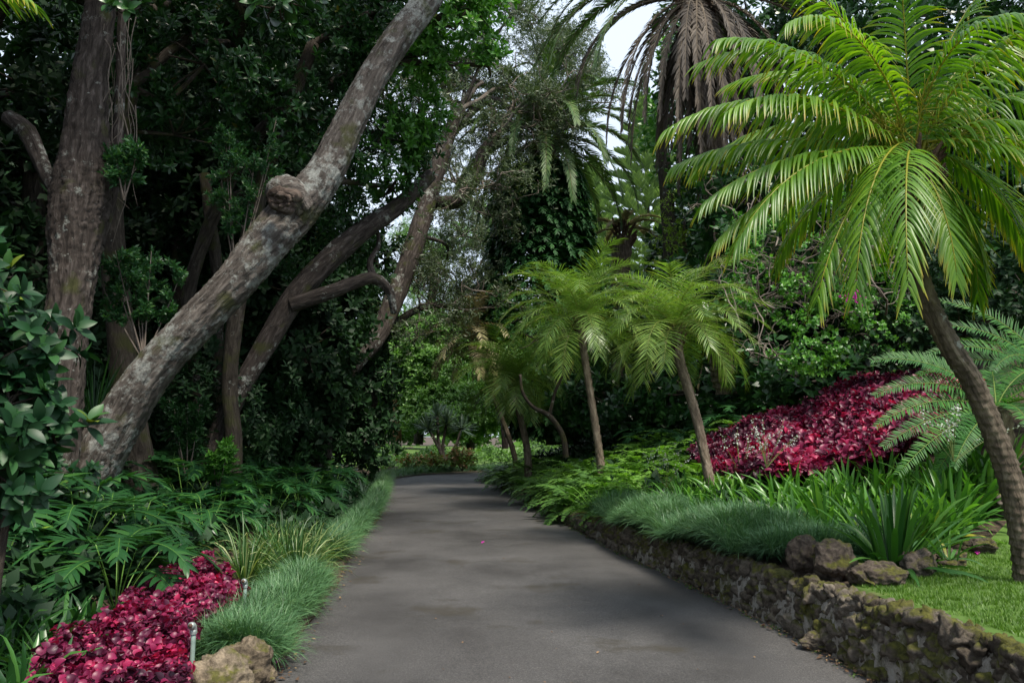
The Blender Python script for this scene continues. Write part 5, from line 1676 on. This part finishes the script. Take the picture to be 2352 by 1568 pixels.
# end bed: low green cover and coppery shrubs
cov = []
for i in range(2600):
    x, y_ = q.uniform(-9, 4), q.uniform(33.5, 42)
    if dbend(x, y_) < 2.3: continue
    cov.append((x, y_, float(H(x, y_)) + .1 + (.45 + .5 * math.sin(x * 1.3) ** 2 * min((y_ - 33.5) / 3, 1)) * q.random() ** .6))
cov = np.array(cov)
tag(build('ground_cover', scatter(ros_cover, cov, np.array([0, -.3, 1]) + q.standard_normal((len(cov), 3)) * .3, q.uniform(1.0, 1.8, len(cov)), 95), M['fresh']), 'bright green leafy cover in the bed where the path bends', 'ground cover', kind='stuff')
for k, (px, py, Y, rx, ry, lb) in enumerate([(1062, 1052, 34.5, 30, 22, 'coppery pink-leaved shrub right of the dragon tree'), (950, 1062, 34, 30, 14, 'low reddish shrub left of the dragon tree'), (995, 1056, 34.3, 24, 12, 'dull coppery shrub right under the dragon tree')]):
    c = P(px, py, Y); o_ = np.array([c[0], c[1], 0.1])
    r = empty('coppery_shrub', o_, lb, 'shrub', 'coppery shrubs at the bend')
    build('leaves', crown(rel([B(px, py, Y, rx, ry)], o_), 60, ros_cover, (.8, 1.2), 96 + k, .1), M['croton'], r)
    build('stems', join([tube([(0, 0, 0), (a * .2, 0, .3), (a * .4, 0, .6)], [.02, .015, .008], 5, 3) for a in (-1, 0, 1)]), M['bark_dark'], r)
# left bank dense small leaf cover under the philodendrons (dark)
cov = []
for i in range(5200):
    y_ = 8 + 18 * q.random() ** 1.3; x = float(xl(y_)) - .5 - 7 * q.random()
    if y_ < 11 and x > xl(y_) - 1.45: continue
    if i % 4 == 0:
        x, y_ = q.uniform(-6, -2.3), q.uniform(5, 8.3)
        if poly_in(x, y_, pol) or x > xl(y_) - 1.7 or poly_in(x + .15, y_ - .15, pol): continue
    cov.append((x, y_, float(H(x, y_)) + .05 + .22 * q.random()))
cov = np.array(cov)
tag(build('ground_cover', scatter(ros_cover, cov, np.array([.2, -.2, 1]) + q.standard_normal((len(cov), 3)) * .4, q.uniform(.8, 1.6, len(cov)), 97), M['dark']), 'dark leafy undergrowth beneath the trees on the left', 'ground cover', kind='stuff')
cov = []
for i in range(5200):
    y_ = 10 + 20 * q.random() ** 1.2; x = float(xr(y_)) + 1.0 + 10 * q.random()
    if x > 2.9 and y_ < 15.2: continue
    cov.append((x, y_, float(H(x, y_)) + .05 + .25 * q.random()))
cov = np.array(cov)
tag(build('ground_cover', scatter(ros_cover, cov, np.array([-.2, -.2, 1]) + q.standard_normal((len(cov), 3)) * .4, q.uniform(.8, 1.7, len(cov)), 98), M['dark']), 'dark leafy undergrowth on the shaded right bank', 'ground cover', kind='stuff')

# white flower sprays
q = np.random.default_rng(820)
def spray(label, px, py, Y, seed, n=7):
    b = P(px, py, Y); r = empty('flower_spray', b, label, 'flowers', 'sprays of tiny white flowers')
    q = np.random.default_rng(seed); st, fp_ = [], []
    for k in range(n):
        e = np.array([q.normal(0, .22), q.normal(0, .1), q.uniform(.35, .6)])
        m = e * .5 + q.normal(size=3) * .03
        st.append(tube([(0, 0, 0), m, e], [.0035, .003, .0015], 4, 4))
        for j in range(12): fp_.append(m + (e - m) * q.uniform(.1, 1) + q.normal(size=3) * .018)
    build('stems', join(st), M['stalk'], r)
    fp_ = np.array(fp_)
    build('blossoms', scatter([rosette(5, .014, .006, 3, (0, 60), 0, .3, .002, 5)], fp_, q.standard_normal((len(fp_), 3)), q.uniform(.7, 1.2, len(fp_)), seed), M['white'], r)


spray('sprays of tiny white flowers in front of the crimson bank', 1760, 1075, 9.2, 1, 9)
spray('sprays of tiny white flowers above the strap lilies left of the palm trunk', 2190, 1060, 8.2, 2, 9)
spray('sprays of tiny white flowers beside the slender palm foot', 1700, 1085, 10.5, 3, 7)
spray('sprays of tiny white flowers among the bright ferns', 1530, 1120, 12, 4, 8)

# ---- hanging sprays at the top of the picture
near_shrub('overhanging_branch', 'near dark glossy leaves hanging from above at top left', P(640, -260, 5.5), [B(640, 10, 5.4, 70, 45), B(590, -60, 5.5, 120, 50), B(720, -40, 5.6, 80, 50)], 511, 34, 'glossy', ros_near, (.65, .85), .2)
near_shrub('overhanging_branch', 'small near cluster of glossy leaves beside the furrowed trunk top', P(290, -260, 6), [B(298, 25, 6.0, 42, 42), B(290, -80, 6, 60, 50)], 513, 40, 'glossy', ros_near, (.55, .75), .15)
fr0 = P(-400, -90, 3.0)
tipp = empty('palm_frond', fr0, 'yellow-green palm leaf tip hanging into the top left corner', 'palm leaf')
build('leaflets', frond(L=.95, e0=5, e1=-34, az=-6, n=40, ll=.34, w=.010, grav=1.6, rows=7, rach=.008, seed=9, fold=.3, a0=55, a1=25), M['palm'], tipp)

# ---- litter and petals
q = np.random.default_rng(900)
lt = []
for i in range(1900):
    y_ = 4.8 + 22 * q.random() ** 1.6
    if q.random() < .62: x = float(xr(y_)) - abs(q.normal(0, .055))
    elif q.random() < .88: x = float(xl(y_)) + abs(q.normal(0, .08))
    else: x = q.uniform(float(xl(y_)), float(xr(y_)))
    lt.append((x, y_, .022))
for i in range(260):
    a = G(q.uniform(380, 680), q.uniform(1500, 1600), .05); 
    if a[0] < xl(a[1]): lt.append((a[0], a[1], float(H(a[0], a[1])) + .02))
for i in range(300):
    a = G(q.uniform(2100, 2400), q.uniform(1215, 1275), .6); lt.append((a[0], a[1], float(H(a[0], a[1])) + .015))
lt = np.array(lt)
leafl = [rosette(1, .035, .010, 4, (5, 5), .3, .3, 0, s) for s in range(3)]
tag(build('leaf_litter', scatter(leafl, lt, np.array([0, 0, 1.]) + q.standard_normal((len(lt), 3)) * .15, q.uniform(.3, 1.2, len(lt)) ** 1.3, 91), M['litter']), 'dry fallen leaves along the path edges', 'leaf litter', kind='stuff')
for k, (px, py, z, lb) in enumerate([(1108, 1247, .02, 'magenta petal lying mid path'), (637, 1522, .05, 'magenta petals fallen beside the pale rocks'), (2240, 1208, .75, 'magenta petals fallen behind the edging boulders')]):
    p = G(px, py, z)
    o = build('fallen_petal', scatter([rosette(3, .028, .014, 4, (5, 40), .3, .5, 0, 7)], np.array([[0, 0, .01]]), np.array([[0, -.2, 1.]]), np.array([1.2]), 3), M['magenta'])
    o.location = (p[0], p[1], z if z < .3 else float(H(p[0], p[1])) + .02); tag(o, lb, 'petal', 'magenta petals')
tri = sum(len(o.data.polygons) for o in bpy.data.objects if o.type == 'MESH')
print('POLYS', tri, 'OBJS', len(bpy.data.objects))
